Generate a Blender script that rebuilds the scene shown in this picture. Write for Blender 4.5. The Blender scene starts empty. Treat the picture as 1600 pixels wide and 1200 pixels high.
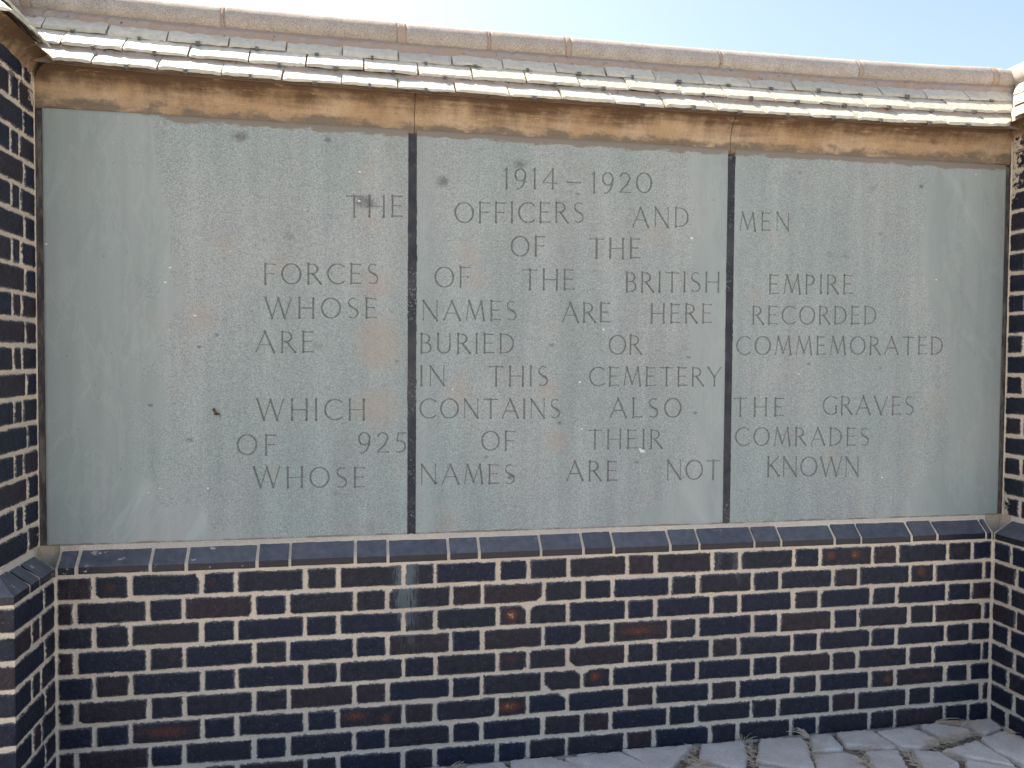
import bpy, bmesh, math, random
import numpy as np
from mathutils import Matrix, Vector

random.seed(7)
rng = np.random.default_rng(11)
SC = bpy.context.scene
COL = SC.collection

# ------------------------------------------------------------------ camera
cam_d = bpy.data.cameras.new('camera')
cam = bpy.data.objects.new('camera', cam_d)
COL.objects.link(cam)
cam_d.sensor_fit = 'HORIZONTAL'
cam_d.sensor_width = 36.0
cam_d.lens = 1250.0 / 1600.0 * 36.0
cam_d.clip_start = 0.05
cam_d.clip_end = 2000.0
cam.matrix_world = Matrix(((0.98277, -0.0010096, -0.1848299, 0.86634),
                           (-0.1847051, 0.0317811, -0.98228, -2.81751),
                           (0.0068658, 0.9994943, 0.0310471, 1.46807),
                           (0, 0, 0, 1)))
SC.camera = cam

# ------------------------------------------------------------------ light
SUN_DIR = Vector((-0.40, 0.50, 1.0)).normalized()      # towards the sun: behind the wall, from the left, high
SUN_EL = math.asin(SUN_DIR.z)
world = bpy.data.worlds.new('World')
SC.world = world
world.use_nodes = True
wn = world.node_tree.nodes
wl = world.node_tree.links
wn.clear()
w_out = wn.new('ShaderNodeOutputWorld')
w_bg = wn.new('ShaderNodeBackground')
w_sky = wn.new('ShaderNodeTexSky')
w_sky.sky_type = 'NISHITA'
w_sky.sun_disc = False
w_sky.sun_elevation = SUN_EL
w_sky.sun_rotation = math.atan2(SUN_DIR.x, SUN_DIR.y)
w_sky.altitude = 300
w_sky.air_density = 1.0
w_sky.dust_density = 3.0
w_sky.ozone_density = 1.0
w_bg.inputs['Strength'].default_value = 0.095
w_tint = wn.new('ShaderNodeMix'); w_tint.data_type = 'RGBA'; w_tint.blend_type = 'MULTIPLY'
w_tint.inputs[0].default_value = 1.0
w_tint.inputs[7].default_value = (1.04, 0.99, 0.92, 1.0)      # hazy, dusty air
wl.new(w_sky.outputs['Color'], w_tint.inputs[6])
wl.new(w_tint.outputs[2], w_bg.inputs['Color'])
wl.new(w_bg.outputs['Background'], w_out.inputs['Surface'])

sun_d = bpy.data.lights.new('sun', 'SUN')
sun_d.energy = 4.0
sun_d.angle = math.radians(0.5)
sun_d.color = (1.0, 0.90, 0.75)
sun = bpy.data.objects.new('sun', sun_d)
COL.objects.link(sun)
sun.rotation_euler = SUN_DIR.to_track_quat('Z', 'Y').to_euler()
sun.location = (0, 6, 12)

SC.view_settings.view_transform = 'Standard'
SC.view_settings.look = 'None'
SC.view_settings.exposure = 1.62
SC.view_settings.gamma = 1.0

# ------------------------------------------------------------------ material helpers
class NT:
    def __init__(self, name):
        self.m = bpy.data.materials.new(name)
        self.m.use_nodes = True
        self.n = self.m.node_tree.nodes
        self.l = self.m.node_tree.links
        self.bsdf = self.n['Principled BSDF']
        g = self.n.new('ShaderNodeNewGeometry')
        self.pos = g.outputs['Position']
        self.nor = g.outputs['Normal']
    def put(self, v, sock):
        if isinstance(v, bpy.types.NodeSocket):
            self.l.new(v, sock)
        elif isinstance(v, (tuple, list)):
            if len(v) == 3 and sock.type == 'RGBA':
                v = (*v, 1.0)
            sock.default_value = v
        else:
            sock.default_value = v
    def math(self, op, a, b=0.0, c=0.0, clamp=False):
        n = self.n.new('ShaderNodeMath'); n.operation = op; n.use_clamp = clamp
        self.put(a, n.inputs[0]); self.put(b, n.inputs[1]); self.put(c, n.inputs[2])
        return n.outputs[0]
    def noise(self, scale, detail=3.0, rough=0.55, vec=None, stretch=None, dist=0.0, off=None):
        n = self.n.new('ShaderNodeTexNoise')
        n.inputs['Scale'].default_value = scale
        n.inputs['Detail'].default_value = detail
        n.inputs['Roughness'].default_value = rough
        n.inputs['Distortion'].default_value = dist
        v = vec if vec is not None else self.pos
        if stretch or off:
            mp = self.n.new('ShaderNodeMapping')
            if stretch: mp.inputs['Scale'].default_value = stretch
            if off: mp.inputs['Location'].default_value = off
            self.l.new(v, mp.inputs['Vector']); v = mp.outputs['Vector']
        self.l.new(v, n.inputs['Vector'])
        return n.outputs['Fac']
    def voro(self, scale, rand=1.0):
        n = self.n.new('ShaderNodeTexVoronoi')
        n.inputs['Scale'].default_value = scale
        n.inputs['Randomness'].default_value = rand
        self.l.new(self.pos, n.inputs['Vector'])
        return n.outputs['Distance'], n.outputs['Color']
    def step(self, v, lo, hi, a=0.0, b=1.0):
        n = self.n.new('ShaderNodeMapRange')
        n.interpolation_type = 'SMOOTHSTEP'
        self.put(v, n.inputs['Value'])
        n.inputs['From Min'].default_value = lo; n.inputs['From Max'].default_value = hi
        n.inputs['To Min'].default_value = a; n.inputs['To Max'].default_value = b
        return n.outputs['Result']
    def lin(self, v, lo, hi, a=0.0, b=1.0):
        n = self.n.new('ShaderNodeMapRange')
        self.put(v, n.inputs['Value'])
        n.inputs['From Min'].default_value = lo; n.inputs['From Max'].default_value = hi
        n.inputs['To Min'].default_value = a; n.inputs['To Max'].default_value = b
        return n.outputs['Result']
    def mix(self, f, a, b, mode='MIX'):
        n = self.n.new('ShaderNodeMix'); n.data_type = 'RGBA'; n.blend_type = mode
        self.put(f, n.inputs[0])
        self.put(a, n.inputs[6]); self.put(b, n.inputs[7])
        return n.outputs[2]
    def attr(self, name):
        n = self.n.new('ShaderNodeAttribute'); n.attribute_name = name
        return n.outputs['Fac']
    def xyz(self):
        n = self.n.new('ShaderNodeSeparateXYZ'); self.l.new(self.pos, n.inputs[0])
        return n.outputs
    def mul(self, col, f):
        n = self.n.new('ShaderNodeVectorMath'); n.operation = 'SCALE'
        self.put(col, n.inputs[0]); self.put(f, n.inputs['Scale'])
        return n.outputs[0]
    def bump(self, h, strength=0.3, dist=0.002):
        n = self.n.new('ShaderNodeBump')
        n.inputs['Strength'].default_value = strength
        n.inputs['Distance'].default_value = dist
        self.put(h, n.inputs['Height'])
        self.l.new(n.outputs[0], self.bsdf.inputs['Normal'])
    def done(self, color, rough=0.8, spec=0.5):
        self.put(color, self.bsdf.inputs['Base Color'])
        self.put(rough, self.bsdf.inputs['Roughness'])
        self.put(spec, self.bsdf.inputs['Specular IOR Level'])
        return self.m

MORTAR_A = (0.72, 0.61, 0.49)
MORTAR_B = (0.60, 0.515, 0.425)

def mortar_color(t):
    n1 = t.noise(3.0, 4)
    n2 = t.noise(260, 3)
    c = t.mix(t.step(n1, 0.35, 0.65), MORTAR_A, MORTAR_B)
    n3 = t.noise(14, 4)
    c = t.mix(t.step(n3, 0.55, 0.75, 0, 0.45), c, (0.52, 0.38, 0.28))
    return t.mul(c, t.lin(n2, 0.3, 0.7, 0.82, 1.15))

def brick_material():
    t = NT('blue_brick')
    bd = t.attr('bd'); rnd = t.attr('rnd'); hot = t.attr('hot'); efl = t.attr('efl'); frog = t.attr('smear')
    n_edge = t.noise(150, 4, 0.65)
    n_fine = t.noise(520, 2)
    n_slow = t.noise(22, 3)
    e = t.math('ADD', bd, t.math('MULTIPLY', t.math('SUBTRACT', n_edge, 0.5), 0.0150))
    e = t.math('ADD', e, t.math('MULTIPLY', t.math('SUBTRACT', n_fine, 0.5), 0.006))
    e = t.math('ADD', e, t.math('MULTIPLY', t.math('SUBTRACT', n_slow, 0.5), 0.013))
    mort = t.step(e, -0.0008, 0.0012, 1.0, 0.0)
    # brick colour: three fired tones picked per brick
    base = t.mix(t.step(rnd, 0.25, 0.55), (0.0110, 0.0155, 0.0310), (0.0165, 0.0185, 0.0290))
    base = t.mix(t.step(rnd, 0.70, 0.96), base, (0.0265, 0.0205, 0.0280))
    nb = t.noise(38, 5, 0.6)
    base = t.mul(base, t.lin(nb, 0.3, 0.7, 0.70, 1.50))
    base = t.mul(base, t.lin(t.noise(240, 3, .7), 0.3, 0.7, 0.75, 1.35))
    streak = t.noise(60, 4, 0.6, stretch=(3.5, 3.5, 0.55))
    base = t.mix(t.step(streak, 0.55, 0.76, 0, 0.40), base, (0.036, 0.042, 0.064))
    hn = t.math('MULTIPLY', hot, t.lin(t.noise(120, 4, 0.7), 0.25, 0.7, 0.25, 1.35))
    base = t.mix(t.step(hn, 0.12, 0.95, 0, 0.85), base, (0.125, 0.045, 0.028))
    base = t.mix(t.step(hn, 0.85, 1.55, 0, 0.85), base, (0.46, 0.27, 0.16))
    # flecks of lime and grit on the faces
    sp = t.noise(310, 2, 0.5)
    base = t.mix(t.step(sp, 0.67, 0.73, 0, 0.55), base, (0.30, 0.30, 0.31))
    scr = t.noise(75, 3, 0.5, stretch=(1.0, 1.0, 4.0))
    base = t.mix(t.step(scr, 0.715, 0.76, 0, 0.40), base, (0.32, 0.31, 0.30))
    # lime bloom next to the joints
    hz = t.math('ADD', bd, t.math('MULTIPLY', t.math('SUBTRACT', t.noise(70, 4, 0.7), 0.5), 0.024))
    base = t.mix(t.step(hz, -0.002, 0.0070, 0.42, 0.0), base, (0.30, 0.29, 0.29))
    en = t.math('MULTIPLY', efl, t.lin(t.noise(90, 4, 0.65, stretch=(2.2, 2.2, 0.35)), 0.3, 0.65, 0.15, 1.2))
    base = t.mix(t.step(en, 0.25, 1.2, 0, 0.45), base, (0.20, 0.25, 0.27))
    mc = mortar_color(t)
    z = t.xyz()[2]
    mc = t.mix(t.step(z, 0.0, 0.40, 0.42, 0.0), mc, (0.50, 0.475, 0.44))
    # pits in the mortar
    mc = t.mix(t.step(t.noise(330, 3), 0.30, 0.40, 0.6, 0.0), mc, (0.12, 0.09, 0.07))
    sm = t.math('MULTIPLY', frog, t.lin(t.noise(55, 5, 0.7), 0.3, 0.7, 0.0, 1.4))
    mort2 = t.math('MAXIMUM', mort, t.step(sm, 0.42, 0.62))
    col = t.mix(mort2, base, mc)
    rough = t.mix(mort2, (0.50, 0.50, 0.50), (0.95, 0.95, 0.95))
    hgt = t.math('ADD', t.math('MULTIPLY', mort2, -0.5), t.math('MULTIPLY', t.noise(300, 3), 0.5))
    t.bump(hgt, 0.5, 0.003)
    return t.done(col, rough, t.lin(mort2, 0, 1, 0.20, 0.1))

def sill_material():
    t = NT('chamfered_blue_brick')
    rnd = t.attr('rnd')
    nz = t.n.new('ShaderNodeSeparateXYZ'); t.l.new(t.nor, nz.inputs[0])
    sky_sheen = t.math('MULTIPLY', t.step(nz.outputs[2], 0.25, 0.6), t.lin(t.noise(20, 4), 0.3, 0.7, 0.75, 1.1))
    base = t.mix(rnd, (0.012, 0.014, 0.027), (0.018, 0.019, 0.030))
    base = t.mix(sky_sheen, base, t.mix(rnd, (0.096, 0.101, 0.125), (0.130, 0.132, 0.150)))     # sky reflection painted pale on upward-facing slope
    nb = t.noise(45, 5, 0.6)
    base = t.mul(base, t.lin(nb, 0.3, 0.7, 0.8, 1.2))
    sp = t.noise(420, 2)
    base = t.mix(t.step(sp, 0.66, 0.72, 0, 0.6), base, (0.28, 0.28, 0.29))
    x = t.xyz()[0]
    left = t.step(x, 0.05, 0.75, 1.0, 0.0)
    lime = t.noise(42, 5, 0.62, stretch=(0.7, 1.0, 1.3))
    lim = t.math('ADD', lime, t.math('MULTIPLY', left, 0.06))
    base = t.mix(t.step(lim, 0.695, 0.715, 0, 0.8), base, (0.50, 0.47, 0.44))
    t.bump(t.noise(260, 4), 0.25, 0.002)
    return t.done(base, t.lin(t.noise(30, 3), 0.3, 0.7, 0.30, 0.45), 0.38)

def mortar_material():
    t = NT('lime_mortar')
    c = mortar_color(t)
    t.bump(t.noise(170, 5), 0.6, 0.004)
    return t.done(c, 0.95, 0.2)

def stone_material(name, cut):
    t = NT(name)
    smooth = t.attr('smooth'); orange = t.attr('orange'); dark = t.attr('dark'); white = t.attr('white')
    grime = t.attr('grime')
    big = t.noise(2.3, 4, 0.55, stretch=(1.0, 1.0, 0.6))
    mid = t.noise(9, 4, 0.6)
    base = t.mix(t.step(big, 0.33, 0.67), (0.295, 0.348, 0.342), (0.350, 0.372, 0.368))
    base = t.mix(t.step(mid, 0.42, 0.72, 0, 0.5), base, (0.318, 0.340, 0.352))
    runs = t.noise(7, 4, 0.55, stretch=(2.2, 1.0, 0.16))
    base = t.mul(base, t.lin(runs, 0.3, 0.7, 0.91, 1.08))
    # open grain: fine light and dark speckle, quiet in the smooth areas
    gr = t.math('SUBTRACT', 1.0, t.math('MULTIPLY', smooth, 0.86))
    f1 = t.noise(330, 3, 0.75)
    f2 = t.noise(120, 3, 0.7)
    f = t.math('ADD', t.math('MULTIPLY', t.math('SUBTRACT', f1, 0.5), 1.5), t.math('MULTIPLY', t.math('SUBTRACT', f2, 0.5), 0.4))
    base = t.mul(base, t.math('ADD', 1.0, t.math('MULTIPLY', f, t.math('MULTIPLY', gr, 1.45))))
    patch = t.noise(16, 4, 0.6)
    pk = t.math('MULTIPLY', gr, t.step(patch, 0.50, 0.62))
    d1 = t.noise(240, 2, 0.5)
    base = t.mix(t.math('MULTIPLY', pk, t.step(d1, 0.60, 0.67, 0, 0.8)), base, (0.10, 0.105, 0.105))
    d2 = t.noise(95, 2, 0.5)
    base = t.mix(t.step(d2, 0.735, 0.775, 0, 0.7), base, (0.09, 0.10, 0.10))
    w1 = t.noise(130, 2, 0.5, off=(3.1, 1.7, 9.2))
    base = t.mix(t.math('MULTIPLY', gr, t.step(w1, 0.735, 0.765, 0, 0.7)), base, (0.62, 0.64, 0.62))
    # riven swirls in the smooth zones
    sw = t.noise(2.6, 5, 0.6, stretch=(2.4, 1.0, 0.8), dist=0.35)
    ridge = t.math('ABSOLUTE', t.math('SUBTRACT', sw, 0.5))
    base = t.mix(t.math('MULTIPLY', smooth, t.step(ridge, 0.0, 0.03, 0.22, 0.0)), base, (0.40, 0.46, 0.445))
    base = t.mix(t.math('MULTIPLY', smooth, t.step(sw, 0.45, 0.66, 0, 0.4)), base, (0.275, 0.34, 0.33))
    # long sweeping saw and cleft marks, leaning outwards on either side
    xx, yy, zz = t.xyz()
    dxm = t.math('SUBTRACT', xx, 1.65)
    cb = t.n.new('ShaderNodeCombineXYZ')
    t.l.new(t.math('ABSOLUTE', dxm), cb.inputs[0]); t.l.new(t.math('MULTIPLY', t.math('SIGN', dxm), 3.0), cb.inputs[1]); t.l.new(zz, cb.inputs[2])
    mp = t.n.new('ShaderNodeMapping'); mp.vector_type = 'TEXTURE'
    mp.inputs['Rotation'].default_value = (0, math.radians(58), 0); mp.inputs['Scale'].default_value = (4.0, 1.0, 0.75)
    t.l.new(cb.outputs[0], mp.inputs['Vector'])
    swp = t.noise(5.5, 6, 0.62, vec=mp.outputs['Vector'], dist=0.5)
    base = t.mix(t.math('MULTIPLY', smooth, t.step(swp, 0.55, 0.70, 0, 0.55)), base, (0.41, 0.465, 0.455))
    base = t.mix(t.math('MULTIPLY', smooth, t.step(swp, 0.46, 0.32, 0, 0.35)), base, (0.25, 0.29, 0.285))
    on = t.math('MULTIPLY', orange, t.lin(t.noise(60, 4, 0.65), 0.25, 0.7, 0.35, 1.2))
    base = t.mix(t.step(on, 0.08, 1.0, 0, 0.55), base, (0.40, 0.325, 0.27))
    dn = t.math('MULTIPLY', dark, t.lin(t.noise(110, 4, 0.65), 0.25, 0.7, 0.4, 1.25))
    base = t.mix(t.step(dn, 0.1, 1.0, 0, 0.8), base, (0.125, 0.12, 0.12))
    base = t.mix(t.step(white, 0.35, 0.6), base, (0.70, 0.70, 0.67))
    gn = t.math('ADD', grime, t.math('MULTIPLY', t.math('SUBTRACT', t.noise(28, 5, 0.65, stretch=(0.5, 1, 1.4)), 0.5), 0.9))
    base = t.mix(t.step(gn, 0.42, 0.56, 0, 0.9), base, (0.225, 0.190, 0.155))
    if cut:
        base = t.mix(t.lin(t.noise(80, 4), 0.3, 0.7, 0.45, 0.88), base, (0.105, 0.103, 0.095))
    t.bump(t.math('MULTIPLY', f1, gr), 0.35, 0.0015)
    return t.done(base, t.lin(smooth, 0, 1, 0.9, 0.62), 0.35)

def strip_material():
    t = NT('bitumen_joint')
    n = t.noise(120, 4, 0.7)
    base = t.mix(t.step(t.noise(8, 3), 0.35, 0.65), (0.030, 0.032, 0.044), (0.060, 0.060, 0.068))
    pz = t.noise(9, 3, 0.6, off=(4, 4, 1))
    fl = t.math('MULTIPLY', t.step(pz, 0.46, 0.60), t.step(n, 0.54, 0.62))
    base = t.mix(t.math('MULTIPLY', fl, 0.6), base, (0.26, 0.26, 0.27))
    t.bump(n, 0.5, 0.003)
    return t.done(base, 0.7, 0.3)

def strip_pale_material():
    t = NT('weathered_joint')
    n = t.noise(60, 4, 0.7, stretch=(1, 1, 0.2))
    base = t.mix(t.step(n, 0.4, 0.62), (0.055, 0.052, 0.055), (0.15, 0.135, 0.125))
    t.bump(n, 0.4, 0.003)
    return t.done(base, 0.85, 0.3)

def cove_material():
    t = NT('ochre_cove_stone')
    zz = t.attr('h')               # height across the moulding, 0 at the foot, 1 at the top
    base = t.mix(t.step(t.noise(6, 4), 0.35, 0.65), (0.41, 0.280, 0.170), (0.50, 0.375, 0.255))
    # ragged soot and lichen runs; shade under the eaves painted in towards the top
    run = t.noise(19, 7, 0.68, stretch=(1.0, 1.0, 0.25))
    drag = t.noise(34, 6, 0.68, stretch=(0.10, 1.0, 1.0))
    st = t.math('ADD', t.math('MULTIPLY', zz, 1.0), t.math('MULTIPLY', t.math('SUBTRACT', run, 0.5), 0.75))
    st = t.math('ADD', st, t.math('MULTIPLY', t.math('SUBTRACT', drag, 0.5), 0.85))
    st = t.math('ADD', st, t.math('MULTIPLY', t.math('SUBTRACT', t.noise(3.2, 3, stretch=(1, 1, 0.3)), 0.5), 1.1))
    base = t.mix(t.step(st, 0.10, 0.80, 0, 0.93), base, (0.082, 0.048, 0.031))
    pale = t.noise(26, 6, 0.7, stretch=(0.35, 1, 2.4))
    base = t.mix(t.step(pale, 0.60, 0.70, 0, 0.45), base, (0.62, 0.45, 0.27))
    dr = t.math('SUBTRACT', t.math('MULTIPLY', t.math('SUBTRACT', t.noise(22, 5, 0.65, stretch=(0.6, 1, 1)), 0.5), 0.55), zz)
    base = t.mix(t.step(dr, -0.16, -0.02, 0, .9), base, (0.185, 0.150, 0.115))
    smear = t.math('SUBTRACT', t.math('MULTIPLY', t.math('SUBTRACT', t.noise(9, 5, 0.6, stretch=(0.7, 1, 1)), 0.5), 0.7), zz)
    base = t.mix(t.step(smear, 0.10, 0.22, 0, 0.85), base, (0.33, 0.285, 0.235))
    base = t.mul(base, t.lin(t.noise(170, 4, 0.7), 0.3, 0.7, 0.84, 1.14))
    base = t.mix(t.step(t.noise(85, 2), 0.70, 0.74, 0, 0.6), base, (0.10, 0.06, 0.04))
    t.bump(t.math('ADD', t.noise(90, 6, 0.7), t.noise(30, 5, 0.6, stretch=(.3, 1, 2))), 0.7, 0.004)
    return t.done(base, 0.92, 0.15)

def slate_material():
    t = NT('stone_slate')
    rnd = t.attr('rnd')
    base = t.mix(rnd, (0.50, 0.47, 0.385), (0.61, 0.565, 0.46))
    n = t.noise(50, 5, 0.65)
    base = t.mul(base, t.lin(n, 0.3, 0.7, 0.84, 1.13))
    base = t.mix(t.step(t.noise(12, 4), 0.56, 0.72, 0, 0.45), base, (0.42, 0.33, 0.25))
    t.bump(t.noise(120, 5, 0.65), 0.6, 0.004)
    return t.done(base, 0.55, 0.6)

def hook_material():
    t = NT('lead_hook')
    base = t.mix(t.noise(120, 3), (0.06, 0.06, 0.062), (0.24, 0.235, 0.225))
    t.bsdf.inputs['Metallic'].default_value = 0.4
    return t.done(base, 0.6, 0.4)

def bed_material():
    t = NT('pink_mortar_bed')
    base = t.mix(t.step(t.noise(18, 4), 0.35, 0.65), (0.42, 0.31, 0.24), (0.40, 0.33, 0.285))
    base = t.mix(t.step(t.noise(60, 5, 0.7), 0.60, 0.68, 0, 0.8), base, (0.08, 0.06, 0.05))
    t.bump(t.noise(110, 5), 0.7, 0.005)
    return t.done(base, 0.95, 0.2)

def ridge_material():
    t = NT('granular_ridge_stone')
    rnd = t.attr('rnd')
    base = t.mix(rnd, (0.43, 0.372, 0.325), (0.47, 0.42, 0.38))
    base = t.mul(base, t.lin(t.noise(14, 4), 0.3, 0.7, 0.88, 1.1))
    f = t.noise(330, 3, 0.75)
    base = t.mul(base, t.lin(f, 0.3, 0.7, 0.55, 1.45))
    base = t.mul(base, t.lin(t.noise(150, 3, .7), 0.3, 0.7, 0.8, 1.2))
    base = t.mix(t.step(t.noise(120, 2), 0.70, 0.74, 0, 0.7), base, (0.10, 0.085, 0.08))
    base = t.mix(t.step(t.noise(75, 2, off=(5, 2, 2)), 0.74, 0.76, 0, 0.8), base, (0.66, 0.62, 0.58))
    joint = t.attr('joint')
    base = t.mix(t.step(joint, 0.4, 0.7), base, (0.44, 0.31, 0.24))
    t.bump(f, 0.6, 0.003)
    return t.done(base, 0.9, 0.25)

def paving_material():
    t = NT('grey_paving_stone')
    rnd = t.attr('rnd')
    base = t.mix(rnd, (0.72, 0.645, 0.570), (0.80, 0.725, 0.650))
    base = t.mul(base, t.lin(t.noise(11, 5, 0.6), 0.3, 0.7, 0.86, 1.12))
    base = t.mul(base, t.lin(t.noise(300, 3, 0.75), 0.3, 0.7, 0.72, 1.22))
    base = t.mix(t.step(t.noise(38, 5, 0.7), 0.60, 0.74, 0, 0.5), base, (0.78, 0.755, 0.725))
    base = t.mix(t.step(t.noise(70, 3, 0.6, off=(9, 1, 0)), 0.66, 0.72, 0, 0.5), base, (0.34, 0.31, 0.285))
    t.bump(t.math('ADD', t.noise(130, 6, 0.7), t.math('MULTIPLY', t.noise(420, 3, 0.7), 0.5)), 0.8, 0.005)
    return t.done(base, 0.85, 0.3)

def soil_material():
    t = NT('dry_soil')
    base = t.mix(t.step(t.noise(40, 5), 0.35, 0.65), (0.16, 0.13, 0.105), (0.30, 0.25, 0.20))
    base = t.mul(base, t.lin(t.noise(260, 4, 0.7), 0.3, 0.7, 0.6, 1.3))
    t.bump(t.noise(120, 5), 0.8, 0.006)
    return t.done(base, 0.95, 0.1)

def ground_material():
    t = NT('dry_ground')
    base = t.mix(t.noise(0.6, 5), (0.38, 0.34, 0.275), (0.44, 0.40, 0.33))
    base = t.mul(base, t.lin(t.noise(30, 5), 0.3, 0.7, 0.7, 1.2))
    return t.done(base, 0.95, 0.1)

def straw_material():
    t = NT('dry_straw')
    base = t.mix(t.noise(25, 3), (0.55, 0.41, 0.30), (0.86, 0.74, 0.58))
    return t.done(base, 0.8, 0.2)

def scrap_material():
    t = NT('dark_scrap')
    base = t.mix(t.step(t.noise(160, 3), 0.45, 0.6), (0.018, 0.015, 0.012), (0.16, 0.12, 0.07))
    return t.done(base, 0.8, 0.2)

M = dict(brick=brick_material(), sill=sill_material(), mortar=mortar_material(),
         stone=stone_material('greenish_grey_stone', False), cut=stone_material('engraved_stone', True),
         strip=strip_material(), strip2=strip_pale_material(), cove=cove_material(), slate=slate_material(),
         hook=hook_material(), bed=bed_material(), ridge=ridge_material(), paving=paving_material(),
         soil=soil_material(), ground=ground_material(), straw=straw_material(), scrap=scrap_material())

# ------------------------------------------------------------------ object helpers
def link(name, verts, faces, mat, parent=None, smooth=False, attrs=None):
    me = bpy.data.meshes.new(name)
    v = np.asarray(verts, np.float32)
    base = Vector((0, 0, 0))
    p = parent
    while p is not None:
        base = base + p.location
        p = p.parent
    v = v - np.array(base, np.float32)
    if isinstance(faces, np.ndarray):
        nf, k = faces.shape
        me.vertices.add(len(v)); me.vertices.foreach_set('co', v.ravel())
        me.loops.add(nf * k); me.loops.foreach_set('vertex_index', faces.astype(np.int32).ravel())
        me.polygons.add(nf)
        me.polygons.foreach_set('loop_start', np.arange(0, nf * k, k, dtype=np.int32))
        me.update(calc_edges=True)
    else:
        me.from_pydata(v.tolist(), [], faces)
    if smooth:
        me.polygons.foreach_set('use_smooth', np.ones(len(me.polygons), bool))
    if attrs:
        for k, a in attrs.items():
            at = me.attributes.new(k, 'FLOAT', 'POINT')
            at.data.foreach_set('value', np.asarray(a, np.float32).ravel())
    me.materials.append(mat)
    me.update()
    o = bpy.data.objects.new(name, me)
    COL.objects.link(o)
    if parent is not None:
        o.parent = parent
    return o

def thing(name, label, cat, loc, group=None):
    o = bpy.data.objects.new(name, None)
    COL.objects.link(o)
    o.location = loc
    o.empty_display_size = 0.2
    o['label'] = label; o['category'] = cat
    if group: o['group'] = group
    return o

class MB:
    """collects pieces for one mesh"""
    def __init__(self):
        self.v = []; self.f = []; self.a = {}
    def add(self, verts, faces, **attrs):
        b = len(self.v)
        self.v += [tuple(map(float, q)) for q in verts]
        self.f += [tuple(int(i) + b for i in q) for q in faces]
        for k in set(self.a) | set(attrs):
            self.a.setdefault(k, [0.0] * b)
            val = attrs.get(k, 0.0)
            self.a[k] += list(val) if hasattr(val, '__len__') else [val] * len(verts)
    def box(self, x0, x1, y0, y1, z0, z1, **a):
        v = [(x0, y0, z0), (x1, y0, z0), (x1, y1, z0), (x0, y1, z0), (x0, y0, z1), (x1, y0, z1), (x1, y1, z1), (x0, y1, z1)]
        self.add(v, [(0, 3, 2, 1), (4, 5, 6, 7), (0, 1, 5, 4), (1, 2, 6, 5), (2, 3, 7, 6), (3, 0, 4, 7)], **a)
    def build(self, name, mat, parent=None, smooth=False):
        return link(name, self.v, self.f, mat, parent, smooth, self.a)

_tabs = {}
def vnoise(x, y, scale, octaves=3, seed=0):
    """smooth 2-D value noise in 0..1"""
    out = 0.0; amp = 1.0; tot = 0.0
    for o in range(octaves):
        key = (seed, o)
        if key not in _tabs:
            _tabs[key] = np.random.default_rng(seed * 31 + o + 5).random((256, 256)).astype(np.float32)
        T = _tabs[key]
        X = x * scale * 2 ** o; Y = y * scale * 2 ** o
        xi = np.floor(X).astype(int); yi = np.floor(Y).astype(int)
        fx = X - xi; fy = Y - yi
        fx = fx * fx * (3 - 2 * fx); fy = fy * fy * (3 - 2 * fy)
        a = T[xi & 255, yi & 255]; b = T[(xi + 1) & 255, yi & 255]
        c = T[xi & 255, (yi + 1) & 255]; d = T[(xi + 1) & 255, (yi + 1) & 255]
        out = out + amp * ((a * (1 - fx) + b * fx) * (1 - fy) + (c * (1 - fx) + d * fx) * fy)
        tot += amp; amp *= 0.5
    return out / tot

def sstep(v, a, b):
    t = np.clip((v - a) / (b - a), 0, 1)
    return t * t * (3 - 2 * t)

def grid_faces(nu, nv, flip=False):
    i = np.arange(nu * nv).reshape(nv, nu)
    f = np.stack([i[:-1, :-1], i[:-1, 1:], i[1:, 1:], i[1:, :-1]], -1).reshape(-1, 4)
    return f[:, ::-1] if flip else f

# ------------------------------------------------------------------ dimensions
CP = 0.082931                      # course pitch
ZT = 9 * CP                        # top of the plinth brickwork (mid joint) = 0.7464
XL, XR = -0.115, 3.395             # plinth corners
XLU, XRU = -0.178, 3.478           # upper corners of the side walls
YP = 0.05                          # face of the stone slabs
DP, DU = -0.313, -0.253            # front ends of the side walls: plinth, upper
WOUT = 0.85                        # how far the side walls run outwards

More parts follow.
